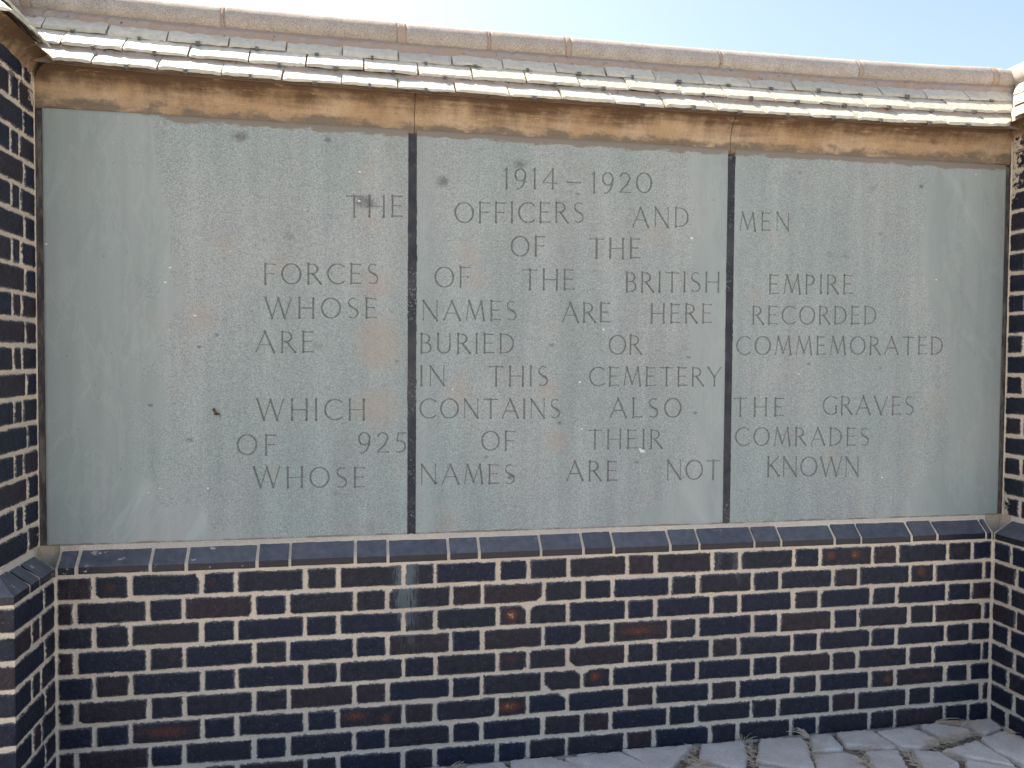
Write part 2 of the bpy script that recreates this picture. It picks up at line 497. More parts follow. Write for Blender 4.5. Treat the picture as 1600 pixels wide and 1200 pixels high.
# ------------------------------------------------------------------ brickwork
CHIPS = []
def brick_face(name, origin, udir, ndir, u0, u1, courses, parent, res=0.0025, spots=(), efl=None, smear=None, inset=0.0067, seed=1):
    """one face of brickwork as a fine relief; courses = [(z0, z1, [joint positions along u])]; joints at the
    ends count only when they are given as real joints"""
    z0, z1 = courses[0][0], courses[-1][1]
    nu = max(2, int(round((u1 - u0) / res)) + 1); nz = max(2, int(round((z1 - z0) / res)) + 1)
    us = np.linspace(u0, u1, nu); zs = np.linspace(z0, z1, nz)
    U, Z = np.meshgrid(us, zs)
    bd = np.full(U.shape, -0.01); rnd = np.zeros(U.shape); hot = np.zeros(U.shape); off = np.zeros(U.shape)
    r = np.random.default_rng(seed)
    for (a, b, joints) in courses:
        rows = (zs >= a - 1e-9) & (zs <= b + 1e-9)
        uu = U[rows]; zz = Z[rows]
        za = a + inset + r.normal(0, 0.0006); zb = b - inset + r.normal(0, 0.0006)
        for j in range(len(joints) - 1):
            ja, ea = joints[j] if isinstance(joints[j], tuple) else (joints[j], True)
            jb, eb = joints[j + 1] if isinstance(joints[j + 1], tuple) else (joints[j + 1], True)
            cols = (us >= ja - 1e-9) & (us <= jb + 1e-9)
            if not cols.any(): continue
            jx = r.normal(0, 0.0012, 4)
            A = ja + (inset + jx[0] if ea else -0.05); B = jb - (inset + jx[1] if eb else -0.05)
            C_ = za + jx[2] * 0.7; D_ = zb + jx[3] * 0.7
            tilt = r.normal(0, 0.008)
            u_ = uu[:, cols]; zc = zz[:, cols] - tilt * (u_ - (ja + jb) / 2)
            cr = 0.006
            cx, cz = (A + B) / 2, (C_ + D_) / 2
            qx = np.abs(u_ - cx) - ((B - A) / 2 - cr); qz = np.abs(zc - cz) - ((D_ - C_) / 2 - cr)
            d = -(np.hypot(np.maximum(qx, 0), np.maximum(qz, 0)) + np.minimum(np.maximum(qx, qz), 0) - cr)
            ix = np.ix_(rows, cols)
            for (cu, cv, cr_) in (CHIPS if udir[0] == 1 else []):
                if A - .02 < cu < B + .02 and C_ - .02 < cv < D_ + .02:
                    cu, cv = (A if abs(cu - A) < abs(cu - B) else B), (C_ if abs(cv - C_) < abs(cv - D_) else D_)
                    d = np.minimum(d, (np.abs(u_ - cu) + np.abs(zc - cv) * 1.25) * .72 - cr_ * .8)
            if r.random() < .22:
                cu, cv = r.choice([A, B]), r.choice([C_, D_])
                d = np.minimum(d, np.hypot(u_ - cu, zc - cv) - r.uniform(.004, .011))
            bd[ix] = d
            rv = r.random()
            h_ = np.zeros(d.shape)
            for (su, sz, ss, kind) in spots:
                if ja <= su <= jb and a <= sz <= b:
                    rv = max(rv, 0.8) if ss > 0.7 else rv
                    w = {'round': 0.022, 'long': 0.085, 'wide': 0.045}[kind]
                    h_ += ss * np.exp(-((u_ - su) / w) ** 2 - ((zc - sz) / 0.020) ** 2)
            if not h_.any() and r.random() < 0.08:
                h_ += r.uniform(0.18, 0.42) * np.exp(-((u_ - cx - r.normal(0, 0.02)) / 0.03) ** 2 - ((zc - cz) / 0.018) ** 2)
            rnd[ix] = rv; hot[ix] = h_
            off[ix] = r.normal(0, 0.0008) + r.normal(0, 0.006) * (u_ - cx)
    n1 = vnoise(U + 7, Z + 3, 90, 3, seed)
    e = bd + (n1 - 0.5) * 0.008
    hgt = sstep(e, -0.003, 0.003) * 0.0042 + sstep(e, 0.0, 0.012) * 0.0012 + off * sstep(e, 0, 0.004)
    hgt += (vnoise(U, Z, 160, 2, seed + 3) - 0.5) * 0.0016 - 0.0042 + (vnoise(U, Z, 25, 2, seed + 4) - 0.5) * 0.0012
    edge = np.minimum(np.minimum(U - u0, u1 - U), 0.004) / 0.004
    hgt *= np.clip(edge, 0, 1)
    o = np.array(origin); ud = np.array(udir, float); nd = np.array(ndir, float)
    P = o + U[..., None] * ud + Z[..., None] * np.array([0, 0, 1.0]) + hgt[..., None] * nd
    cross = np.cross(ud, [0, 0, 1.0])
    flip = np.dot(cross, nd) < 0
    at = dict(bd=bd, rnd=rnd, hot=hot, efl=efl(U, Z) if efl else np.zeros(U.shape), smear=smear(U, Z) if smear else np.zeros(U.shape))
    return link(name, P.reshape(-1, 3), grid_faces(nu, nz, flip), M['brick'], parent, True, at)

# ------------------------------------------------------------------ letters
T_, t_ = 0.076, 0.038
def arc(cx, cy, rx, ry, a0, a1, n=18, T=T_, th=t_):
    pts = []
    for i in range(n + 1):
        a = math.radians(a0 + (a1 - a0) * i / n)
        pts.append((cx + rx * math.cos(a), cy + ry * math.sin(a), th + (T - th) * abs(math.cos(a)) ** 1.3))
    return pts
def ln(x0, y0, x1, y1, w, flare=True):
    if not flare: return [(x0, y0, w), (x1, y1, w)]
    L = math.hypot(x1 - x0, y1 - y0); k = min(0.10 / max(L, 1e-6), 0.3); w2 = w * 1.3 + 0.010
    m = lambda s: (x0 + (x1 - x0) * s, y0 + (y1 - y0) * s)
    return [(*m(0), w2), (*m(k * 0.5), w * 1.12), (*m(k), w), (*m(1 - k), w), (*m(1 - k * 0.5), w * 1.12), (*m(1), w2)]
G = {
 'A': (0.84, [ln(0, 0, .42, 1, t_), ln(.41, 1, .84, 0, T_), ln(.16, .36, .68, .36, t_, False)]),
 'B': (0.54, [ln(.05, 0, .05, 1, T_), [(.05, .98, t_), (.24, .98, t_)] + arc(.24, .755, .22, .225, 90, -90, 14) + [(.05, .53, t_)], [(.05, .53, t_), (.26, .53, t_)] + arc(.26, .275, .27, .255, 90, -90, 14) + [(.05, .02, t_)]]),
 'C': (0.80, [arc(.50, .5, .48, .5, 48, 312, 30)]),
 'D': (0.76, [ln(.05, 0, .05, 1, T_), [(.05, .98, t_), (.26, .98, t_)] + arc(.26, .5, .46, .48, 90, -90, 22) + [(.05, .02, t_)]]),
 'E': (0.54, [ln(.05, 0, .05, 1, T_), ln(.05, .98, .50, .98, t_), ln(.05, .52, .44, .52, t_), ln(.05, .02, .54, .02, t_)]),
 'F': (0.52, [ln(.05, 0, .05, 1, T_), ln(.05, .98, .52, .98, t_), ln(.05, .51, .45, .51, t_)]),
 'G': (0.82, [arc(.50, .5, .48, .5, 48, 312, 30), ln(.79, .10, .79, .46, T_)]),
 'H': (0.78, [ln(.05, 0, .05, 1, T_), ln(.73, 0, .73, 1, T_), ln(.05, .5, .73, .5, t_, False)]),
 'I': (0.10, [ln(.05, 0, .05, 1, T_)]),
 'K': (0.66, [ln(.05, 0, .05, 1, T_), ln(.60, 1, .07, .46, t_), ln(.20, .60, .66, 0, T_)]),
 'L': (0.52, [ln(.05, 0, .05, 1, T_), ln(.05, .02, .52, .02, t_)]),
 'M': (0.96, [ln(.02, 0, .16, 1, t_), ln(.16, 1, .48, .10, T_), ln(.48, .10, .80, 1, t_), ln(.80, 1, .94, 0, T_)]),
 'N': (0.80, [ln(.05, 0, .05, 1, t_), ln(.05, 1, .75, 0, T_), ln(.75, 0, .75, 1, t_)]),
 'O': (0.92, [arc(.46, .5, .45, .5, 0, 360, 40)]),
 'P': (0.54, [ln(.05, 0, .05, 1, T_), [(.05, .98, t_), (.24, .98, t_)] + arc(.24, .73, .25, .25, 90, -90, 14) + [(.05, .48, t_)]]),
 'R': (0.66, [ln(.05, 0, .05, 1, T_), [(.05, .98, t_), (.24, .98, t_)] + arc(.24, .745, .25, .235, 90, -90, 14) + [(.05, .51, t_)], ln(.26, .50, .66, 0, T_)]),
 'S': (0.54, [arc(.28, .755, .225, .235, 50, 270, 18, t_ * 1.15) , arc(.26, .26, .25, .26, 90, -130, 18, t_ * 1.5), [(.075, .70, T_ * .8), (.12, .60, T_), (.27, .515, T_ * 1.05), (.42, .42, T_), (.48, .34, T_ * .9)]]),
 'T': (0.70, [ln(.35, 0, .35, 1, T_), ln(0, .98, .70, .98, t_)]),
 'U': (0.74, [[(.05, 1, T_ * 1.5), (.05, .94, T_)] + arc(.36, .32, .31, .32, 180, 360, 20) + [(.67, .94, t_), (.67, 1, t_ * 1.6)]]),
 'V': (0.80, [ln(0, 1, .40, 0, T_), ln(.40, 0, .80, 1, t_)]),
 'W': (1.22, [ln(0, 1, .31, 0, T_), ln(.31, 0, .61, .98, t_), ln(.61, .98, .92, 0, T_), ln(.92, 0, 1.22, 1, t_)]),
 'Y': (0.74, [ln(0, 1, .37, .46, T_), ln(.74, 1, .37, .46, t_), ln(.37, 0, .37, .46, T_)]),
 '0': (0.80, [arc(.40, .5, .39, .5, 0, 360, 40)]),
 '1': (0.20, [ln(.12, 0, .12, 1, T_), [(.12, .99, t_), (.0, .90, t_)]]),
 '2': (0.56, [arc(.27, .73, .25, .26, 160, -25, 18), [(.50, .63, T_ * .9), (.36, .38, T_), (.02, .03, T_ * .8)], ln(.02, .02, .56, .02, t_)]),
 '4': (0.70, [ln(.52, 0, .52, 1, T_), [(.52, .98, t_), (.0, .30, t_)], ln(0, .29, .70, .29, t_)]),
 '5': (0.52, [[(.12, .98, t_), (.52, .98, t_ * 1.4)], [(.14, .98, t_ * 1.2), (.08, .56, t_ * 1.2)], arc(.20, .31, .30, .29, 115, -110, 22)]),
 '9': (0.58, [arc(.29, .69, .265, .31, 0, 360, 30), [(.555, .69, T_), (.52, .38, T_ * .95), (.42, .15, T_ * .8), (.24, -.02, t_), (.12, -.04, t_)]]),
 '-': (0.55, [ln(0, .5, .55, .5, t_)]),
}
# every word: text, pixel x of its left and right edge, cap-line and base-line y (in the 1600 px photograph); they
# are turned into positions on the slab's plane, so the lettering lies on the stone at its real size
WORDS = [('1914', 788, 869, 263.5, 294), ('-', 887, 907, 265, 304), ('1920', 925, 1018, 269.5, 300.5),
 ('THE', 542, 629, 305.5, 338), ('OFFICERS', 711, 912, 316, 347), ('AND', 989, 1076, 324, 354), ('MEN', 1156, 1233, 332, 359.5),
 ('OF', 799, 851, 369, 399.5), ('THE', 922, 1000, 372.5, 403),
 ('FORCES', 413, 591, 412, 443), ('OF', 680, 734, 417, 448), ('THE', 817.5, 897, 421, 452), ('BRITISH', 978, 1124, 425.5, 455.5), ('EMPIRE', 1202, 1332, 429.5, 458.5),
 ('WHOSE', 415, 588, 465.5, 496.5), ('NAMES', 660, 807, 470, 500), ('ARE', 879, 953, 473, 503), ('HERE', 1017, 1112, 475, 504), ('RECORDED', 1176, 1369, 478.5, 506),
 ('ARE', 400, 490, 518, 550), ('BURIED', 657, 803, 521.5, 551.5), ('OR', 952, 1002, 524, 553), ('COMMEMORATED', 1151, 1473, 526, 553.5),
 ('IN', 657, 695, 572, 602), ('THIS', 765, 856, 572.5, 602.5), ('CEMETERY', 921, 1126, 574, 602.5),
 ('WHICH', 402, 570, 624, 656), ('CONTAINS', 656, 875, 623.5, 653), ('ALSO', 954, 1064, 622.5, 652), ('THE', 1147.5, 1224, 622, 650), ('GRAVES', 1286, 1427.5, 619.5, 647.5),
 ('OF', 371, 431, 679.5, 710.5), ('925', 560, 634, 676, 707), ('OF', 753, 804, 674, 703.5), ('THEIR', 920, 1034, 672, 700.5), ('COMRADES', 1149, 1357.5, 668.5, 696),
 ('WHOSE', 397, 570, 730.5, 761.5), ('NAMES', 657.5, 804, 726, 756), ('ARE', 886, 964, 721, 751), ('NOT', 1042, 1124, 719.5, 749), ('KNOWN', 1199, 1342, 714.5, 744)]
CM = np.array([list(r)[:3] for r in cam.matrix_world][:3]); CC = np.array(cam.matrix_world.translation)
def on_plane(px, py, axis, val):
    """where the photograph's line of sight meets a plane of the wall (used to survey the place)"""
    d = CM @ np.array([(px - 800) / 1250.0, -(py - 600) / 1250.0, -1.0])
    return CC + d * (val - CC[axis]) / d[axis]

def strokes_for(word):
    txt, xl, xr, yt, yb = word
    ym = (yt + yb) / 2
    a = on_plane(xl, ym, 1, YP); b = on_plane(xr, ym, 1, YP)
    top = on_plane((xl + xr) / 2, yt, 1, YP)[2]; bot = on_plane((xl + xr) / 2, yb, 1, YP)[2]
    h = top - bot; x0, x1 = a[0], b[0]
    ws = [G[c][0] * h for c in txt]
    sx = 1.0
    gap = (x1 - x0 - sum(ws)) / max(1, len(txt) - 1)
    if len(txt) > 1 and gap < 0.12 * h:
        sx = (x1 - x0 - 0.16 * h * (len(txt) - 1)) / sum(ws); gap = 0.16 * h
    if len(txt) == 1: sx = (x1 - x0) / ws[0]
    x = x0; out = []
    for c in txt:
        for st in G[c][1]:
            out.append([(x + p[0] * h * sx, bot + p[1] * h + (b[2] - a[2]) * ((x - x0) / (x1 - x0) - .5), p[2] * h) for p in st])
        x += G[c][0] * h * sx + gap
    return out, (x0, x1, bot, top)

def carve(xs, zs, depth, strokes, kdepth=1.15):
    for st in strokes:
        for (x0, z0, w0), (x1, z1, w1) in zip(st[:-1], st[1:]):
            m = max(w0, w1)
            i0, i1 = np.searchsorted(xs, [min(x0, x1) - m, max(x0, x1) + m])
            j0, j1 = np.searchsorted(zs, [min(z0, z1) - m, max(z0, z1) + m])
            if i1 <= i0 or j1 <= j0: continue
            X, Z = np.meshgrid(xs[i0:i1], zs[j0:j1])
            dx, dz = x1 - x0, z1 - z0; L2 = dx * dx + dz * dz + 1e-12
            s = np.clip(((X - x0) * dx + (Z - z0) * dz) / L2, 0, 1)
            d = np.hypot(X - x0 - s * dx, Z - z0 - s * dz)
            dep = np.clip((w0 + (w1 - w0) * s) / 2 - d, 0, None) * kdepth
            np.maximum(depth[j0:j1, i0:i1], dep, out=depth[j0:j1, i0:i1])

def axis_coords(a, b, fine_ranges, fine, coarse):
    ranges = sorted((max(a, p), min(b, q)) for p, q in fine_ranges if q > a and p < b)
    merged = []
    for p, q in ranges:
        if merged and p <= merged[-1][1] + 0.004: merged[-1][1] = max(q, merged[-1][1])
        else: merged.append([p, q])
    out = []; cur = a
    for p, q in merged:
        if p > cur + 1e-6: out.append(np.linspace(cur, p, max(2, int((p - cur) / coarse) + 1))[:-1])
        out.append(np.linspace(p, q, max(2, int((q - p) / fine) + 1))[:-1]); cur = q
    if b > cur + 1e-6: out.append(np.linspace(cur, b, max(2, int((b - cur) / coarse) + 1)))
    else: out.append(np.array([b]))
    return np.concatenate(out)

# ------------------------------------------------------------------ the main wall
wall = thing('war_memorial', 'long memorial wall of three engraved grey slabs over blue brick under a slate coping', 'wall', (1.64, 0.2, 0.0))

odd_l = [XL, 0.0, .1125, .3375, .45, .675, .7875, 1.0125, 1.125, 1.35, 1.4625]
odd = odd_l + [1.6115 + d for d in (0, .225, .3375, .5625, .675, .9, 1.0125, 1.2375, 1.35, 1.575, 1.6875)] + [XR]
even = [XL, -.056, .169, .2813, .5063, .6188, .8438, .9563, 1.1813, 1.2938, 1.519, 1.668, 1.7803, 2.0053, 2.1178, 2.3428, 2.4553, 2.6803, 2.7928, 3.0178, 3.1303, 3.3553, XR]
courses = []
for k in range(10, 0, -1):                # course 1 is the top one
    courses.append((ZT - k * CP, ZT - (k - 1) * CP, list(odd if k % 2 else even)))
def spot(px, py, s, kind):
    p = on_plane(px, py, 1, 0.0); return (p[0], p[2], s, kind)
SPOTS = [spot(799, 961, 1.5, 'round'), spot(795, 1104, 1.25, 'wide'), spot(998, 985, .85, 'long'), spot(930, 1057, 1.1, 'round'),
         spot(258, 1143, .85, 'long'), spot(172, 918, .6, 'round'), spot(555, 1119, .9, 'wide'), spot(603, 1122, .8, 'round'),
         spot(795, 1030, .55, 'wide'), spot(1298, 868, 1.0, 'round'), spot(1336, 866, 1.15, 'round'), spot(1440, 893, 1.0, 'round'),
         spot(1500, 858, .5, 'wide'), spot(1387, 1060, 1.0, 'round'), spot(1440, 1055, .55, 'wide'), spot(1381, 1026, .5, 'round'),
         spot(465, 1035, .5, 'round'), spot(560, 937, .5, 'round'), spot(560, 980, .4, 'wide'), spot(330, 910, .45, 'round'),
         spot(640, 900, .3, 'round'), spot(270, 1028, .45, 'round'), spot(1110, 1150, .5, 'round')]
for (px_, py_, r_) in [(826, 944, .020), (903, 1003, .020), (908, 1046, .022), (878, 1084, .026), (738, 1121, .013), (842, 861, .012), (668, 1137, .012), (700, 1130, .010), (1100, 1130, .012), (560, 1083, .010)]:
    p_ = on_plane(px_, py_, 1, 0.0); CHIPS.append((p_[0], p_[2], r_))
def efl_main(U, Z):
    e = 1.5 * np.exp(-((U - 1.015) / 0.035) ** 2) * sstep(Z, .48, .70)
    e += 0.7 * np.exp(-((U - 1.03) / 0.05) ** 2) * sstep(Z, .28, .5)
    e += 1.1 * np.exp(-((U - 2.28) / 0.03) ** 2) * sstep(Z, .55, .70)
    e += 0.8 * np.exp(-((U - 2.20) / 0.02) ** 2) * sstep(Z, .60, .70)
    return e
def smear_main(U, Z):
    s = 0.62 * np.exp(-((U - XL) / 0.022) ** 2) + 0.62 * np.exp(-((U - XR) / 0.022) ** 2)
    return s
brick_face('brick_plinth', (0, 0, 0), (1, 0, 0), (0, -1, 0), XL, XR, courses, wall, 0.0026, SPOTS, efl_main, smear_main, seed=21)

# solid core behind everything
mb = MB()
mb.box(XLU - 0.1, XRU + 0.1, 0.075, 0.42, -0.2, 2.40)
mb.box(XL - 0.02, XR + 0.02, 0.012, 0.075, -0.2, 0.745)
mb.build('wall_core', M['mortar'], wall)

# slabs with the cut inscription
STAIN_O = [(590, 535, 36, 1.0), (597, 560, 22, .7), (585, 632, 30, 1.0), (575, 655, 18, .6), (735, 400, 26, .9), (745, 435, 20, .8), (716, 605, 26, .8),
           (722, 590, 16, .6), (855, 608, 22, .9), (868, 692, 20, .9), (312, 492, 22, .8), (592, 450, 22, .9), (352, 387, 24, .7), (240, 500, 18, .45),
           (440, 415, 16, .6), (575, 268, 20, .5), (575, 346, 16, .6), (560, 738, 0, 0), (622, 735, 22, .55), (775, 737, 18, .45), (1180, 462, 18, .6), (1205, 370, 16, .6),
           (1022, 367, 24, .6), (918, 262, 18, .55), (1585, 300, 0, 0), (1460, 632, 30, .5), (1435, 675, 26, .5), (1424, 730, 22, .5), (1298, 715, 18, .6), (1345, 780, 18, .5),
           (770, 545, 16, .45), (862, 508, 22, .5), (700, 815, 22, .6), (585, 825, 16, .3), (425, 735, 18, .6), (1480, 482, 12, .5), (1405, 650, 18, .45)]
STAIN_D = [(377, 212, 12, 1.0), (372, 216, 8, .6), (511, 218, 5, 1.0), (693, 284, 11, 1.0), (812, 256, 12, .8), (570, 315, 13, .9), (452, 370, 9, .5), (415, 374, 5, .5),
           (903, 303, 5, .8), (1363, 295, 11, .5), (1295, 397, 7, .6), (1322, 401, 7, .6), (1375, 364, 5, .6), (862, 539, 6, .8), (874, 661, 5, .9), (995, 722, 5, .7), (800, 745, 6, 1.0),
           (1047, 553, 5, .4), (525, 772, 10, .5), (760, 714, 4, .8), (690, 228, 4, .5), (1439, 291, 4, 1.0), (1250, 270, 3, 1.0), (1086, 645, 3, 1.0), (1075, 558, 3, 1.0), (620, 564, 3, 1.0),
           (1263, 568, 3, .9), (1375, 575, 3, .9), (478, 288, 5, .6), (581, 823, 16, .45), (695, 818, 16, .3), (497, 540, 12, .4), (338, 524, 3, 1.0), (311, 542, 3, 1.0), (236, 633, 3, .9), (296, 688, 5, .7)]
STAIN_W = [(562, 268, 3), (561, 314, 4), (1003, 705, 6), (1000, 702, 4), (942, 515, 4), (906, 597, 3), (909, 670, 3), (1081, 372, 4), (1248, 584, 3), (1378, 746, 3), (250, 763, 3), (232, 770, 3),
           (325, 763, 3), (234, 793, 3), (266, 418, 3), (258, 441, 3), (360, 392, 2.5), (72, 381, 3), (305, 493, 3), (178, 222, 3), (707, 608, 2.5), (1525, 273, 2.5), (1463, 437, 3), (680, 500, 2.5), (316, 184, 3)]
ZP0, ZP1 = 0.838, 2.276
SLABS = [(-0.157, 1.028), (1.058, 2.238), (2.268, 3.458)]
allstrokes = [strokes_for(w) for w in WORDS]
LINES = ['THE FORCES WHOSE ARE WHICH OF 925 WHOSE', '1914 - 1920 OFFICERS AND OF THE', 'MEN EMPIRE RECORDED COMMEMORATED THE GRAVES COMRADES KNOWN']
def stain(X, Z, lst, out):
    for (px, py, r, s) in lst:
        if r == 0: continue
        p = on_plane(px, py, 1, YP); rad = r / 415.0
        i = np.where(np.abs(X[0] - p[0]) < rad * 2.6)[0]
        j = np.where(np.abs(Z[:, 0] - p[2]) < rad * 2.6)[0]
        if len(i) == 0 or len(j) == 0: continue
        sl = np.ix_(j, i)
        x = X[sl] - p[0]; z = Z[sl] - p[2]
        wob = (vnoise(X[sl] + 3, Z[sl] + 1, 0.6 / rad, 2, 77) - .5) * .9
        rr = np.hypot(x * (.82 if r < 14 else 1.0), z * (1.2 if r < 14 else .9)) / rad
        out[sl] = np.maximum(out[sl], s * np.clip(1.35 - rr - wob, 0, 1))
for k, (xa, xb) in enumerate(SLABS):
    mine = [(s, b) for (s, b) in allstrokes if xa - 0.02 < (b[0] + b[1]) / 2 < xb + 0.02]
    fx = [(min(b[0] for s, b in mine) - .006, max(b[1] for s, b in mine) + .006)]
    fz = [(b[2] - .018, b[3] + .018) for s, b in mine]
    xs = axis_coords(xa, xb, fx, 0.0016, 0.005); zs = axis_coords(ZP0, ZP1, fz, 0.0016, 0.005)
    X, Z = np.meshgrid(xs, zs)
    depth = np.zeros(X.shape)
    for s, b in mine: carve(xs, zs, depth, s)
    warp = (vnoise(X + 5, Z + 2, 2.2, 4, 41) - .5)
    warp2 = (vnoise(X + 9, Z + 4, 7.0, 3, 44) - .5)
    if k == 0:
        lim = np.interp(Z, [0.84, 0.95, 1.1, 1.3, 1.5, 1.7, 2.27], [0.55, 0.38, 0.16, 0.18, 0.20, 0.26, 0.17])
        sm = sstep(lim + warp * .22 + warp2 * .06 - X, -.012, .012)
        sm = sm * (1 - 0.85 * sstep(warp2 + warp * .6, .10, .16) * sstep(X, .02, .2))
    elif k == 1:
        sm = sstep(X - 2.10 + warp * .22 + warp2 * .05, -.015, .015)
        sm = np.maximum(sm, .55 * sstep(1.115 - X + warp * .12, -.03, .02))
        sm = np.maximum(sm, sstep(X - 1.9 + (1.0 - Z) * 1.1 + warp * .5, 0.05, .12) * sstep(1.05 - Z, 0, .05))
    else:
        lim = np.interp(Z, [0.84, 0.95, 1.15, 1.4, 1.7, 2.0, 2.27], [2.98, 3.08, 3.23, 3.22, 3.12, 3.12, 3.15])
        sm = sstep(X - lim + warp * .22 + warp2 * .06, -.015, .015)
        sm = np.maximum(sm, .45 * sstep(2.31 - X + warp * .1, -.03, .02))
    org = np.zeros(X.shape); drk = np.zeros(X.shape); wht = np.zeros(X.shape)
    stain(X, Z, STAIN_O, org); stain(X, Z, STAIN_D, drk); stain(X, Z, [(a, b_, c * .55, 1.0) for a, b_, c in STAIN_W], wht)
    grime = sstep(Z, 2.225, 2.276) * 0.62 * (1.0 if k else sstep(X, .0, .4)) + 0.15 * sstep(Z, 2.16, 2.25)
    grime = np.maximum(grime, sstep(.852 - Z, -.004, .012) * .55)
    relief = (vnoise(X, Z, 3, 4, 51) - .5) * .0022 + (vnoise(X, Z, 45, 3, 52) - .5) * .0010 * (1 - .8 * sm)
    pits = vnoise(X, Z, 170, 2, 53)
    relief -= np.clip(pits - .70, 0, 1) * .006 * (1 - .9 * sm)
    Y = YP + depth - relief
    eb = np.minimum(np.minimum(X - xa, xb - X), np.minimum(Z - ZP0, ZP1 - Z))
    Y += sstep(.004 - eb, 0, .004) * .0025
    nu, nz = len(xs), len(zs)
    V = np.stack([X, Y, Z], -1).reshape(-1, 3)
    F = grid_faces(nu, nz)
    dep = depth.reshape(-1)
    cut = (dep[F] > 0.0002).any(1)
    at = dict(smooth=sm.ravel(), orange=org.ravel(), dark=drk.ravel(), white=wht.ravel(), grime=grime.ravel())
    def sub(fsel):
        used = np.unique(fsel); remap = np.zeros(len(V), np.int64); remap[used] = np.arange(len(used))
        return V[used], remap[fsel], {q: a[used] for q, a in at.items()}
    v, f, a = sub(F[~cut])
    # edge skirts give the slab its thickness
    ring = np.concatenate([np.arange(nu), np.arange(1, nz) * nu + nu - 1, (nz - 1) * nu + np.arange(nu - 2, -1, -1), np.arange(nz - 2, 0, -1) * nu])
    rp = V[ring]; bk = rp.copy(); bk[:, 1] = 0.12
    n0 = len(v); L = len(ring)
    vv = np.concatenate([v, rp, bk]); i = np.arange(L); j = (i + 1) % L
    ff = np.concatenate([f, np.stack([n0 + i, n0 + L + i, n0 + L + j, n0 + j], -1)])
    a = {q: np.concatenate([w, at[q][ring], at[q][ring]]) for q, w in a.items()}
    slab = link('stone_slab', vv, ff, M['stone'], wall, True, a)
    slab['label'] = ['left engraved slab, mostly bare with a smooth swirled margin', 'middle engraved slab headed by the dates 1914 - 1920', 'right engraved slab ending with the word KNOWN'][k]
    FC = F[cut]
    cx_ = V[FC[:, 0], 0]; cz_ = V[FC[:, 0], 2]
    own = np.full(len(FC), -1)
    for wi, (s_, b_) in enumerate(mine):
        own[(cx_ > b_[0] - .022) & (cx_ < b_[1] + .022) & (cz_ > b_[2] - .012) & (cz_ < b_[3] + .012)] = wi
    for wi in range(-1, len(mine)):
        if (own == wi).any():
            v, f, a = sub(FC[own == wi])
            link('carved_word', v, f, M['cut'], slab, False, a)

# joints between the slabs and at their ends
def strip(x0, x1, z0, z1, mat, seed, y=YP + .003, name='joint_strip'):
    nz = int((z1 - z0) / .006); nu = 8
    us = np.linspace(x0, x1, nu); zs = np.linspace(z0, z1, nz)
    X, Z = np.meshgrid(us, zs)
    Y = y + (vnoise(X + seed, Z, 60, 3, 60 + seed) - .5) * .004 + (vnoise(X, Z + seed, 12, 2, 70 + seed) - .5) * .003
    Xw = X + (vnoise(Z, X * 0 + seed, 40, 3, 80 + seed) - .5) * .006
    return link(name, np.stack([Xw, Y, Z], -1).reshape(-1, 3), grid_faces(nu, nz), mat, wall, True)
strip(1.0265, 1.0595, .836, 2.262, M['strip'], 1)
strip(2.2365, 2.2695, .836, 2.248, M['strip'], 2)
strip(XLU - .002, -.1565, .84, 2.268, M['strip2'], 3, YP + .006)
strip(3.4575, XRU + .002, .84, 2.268, M['strip2'], 4, YP + .006)

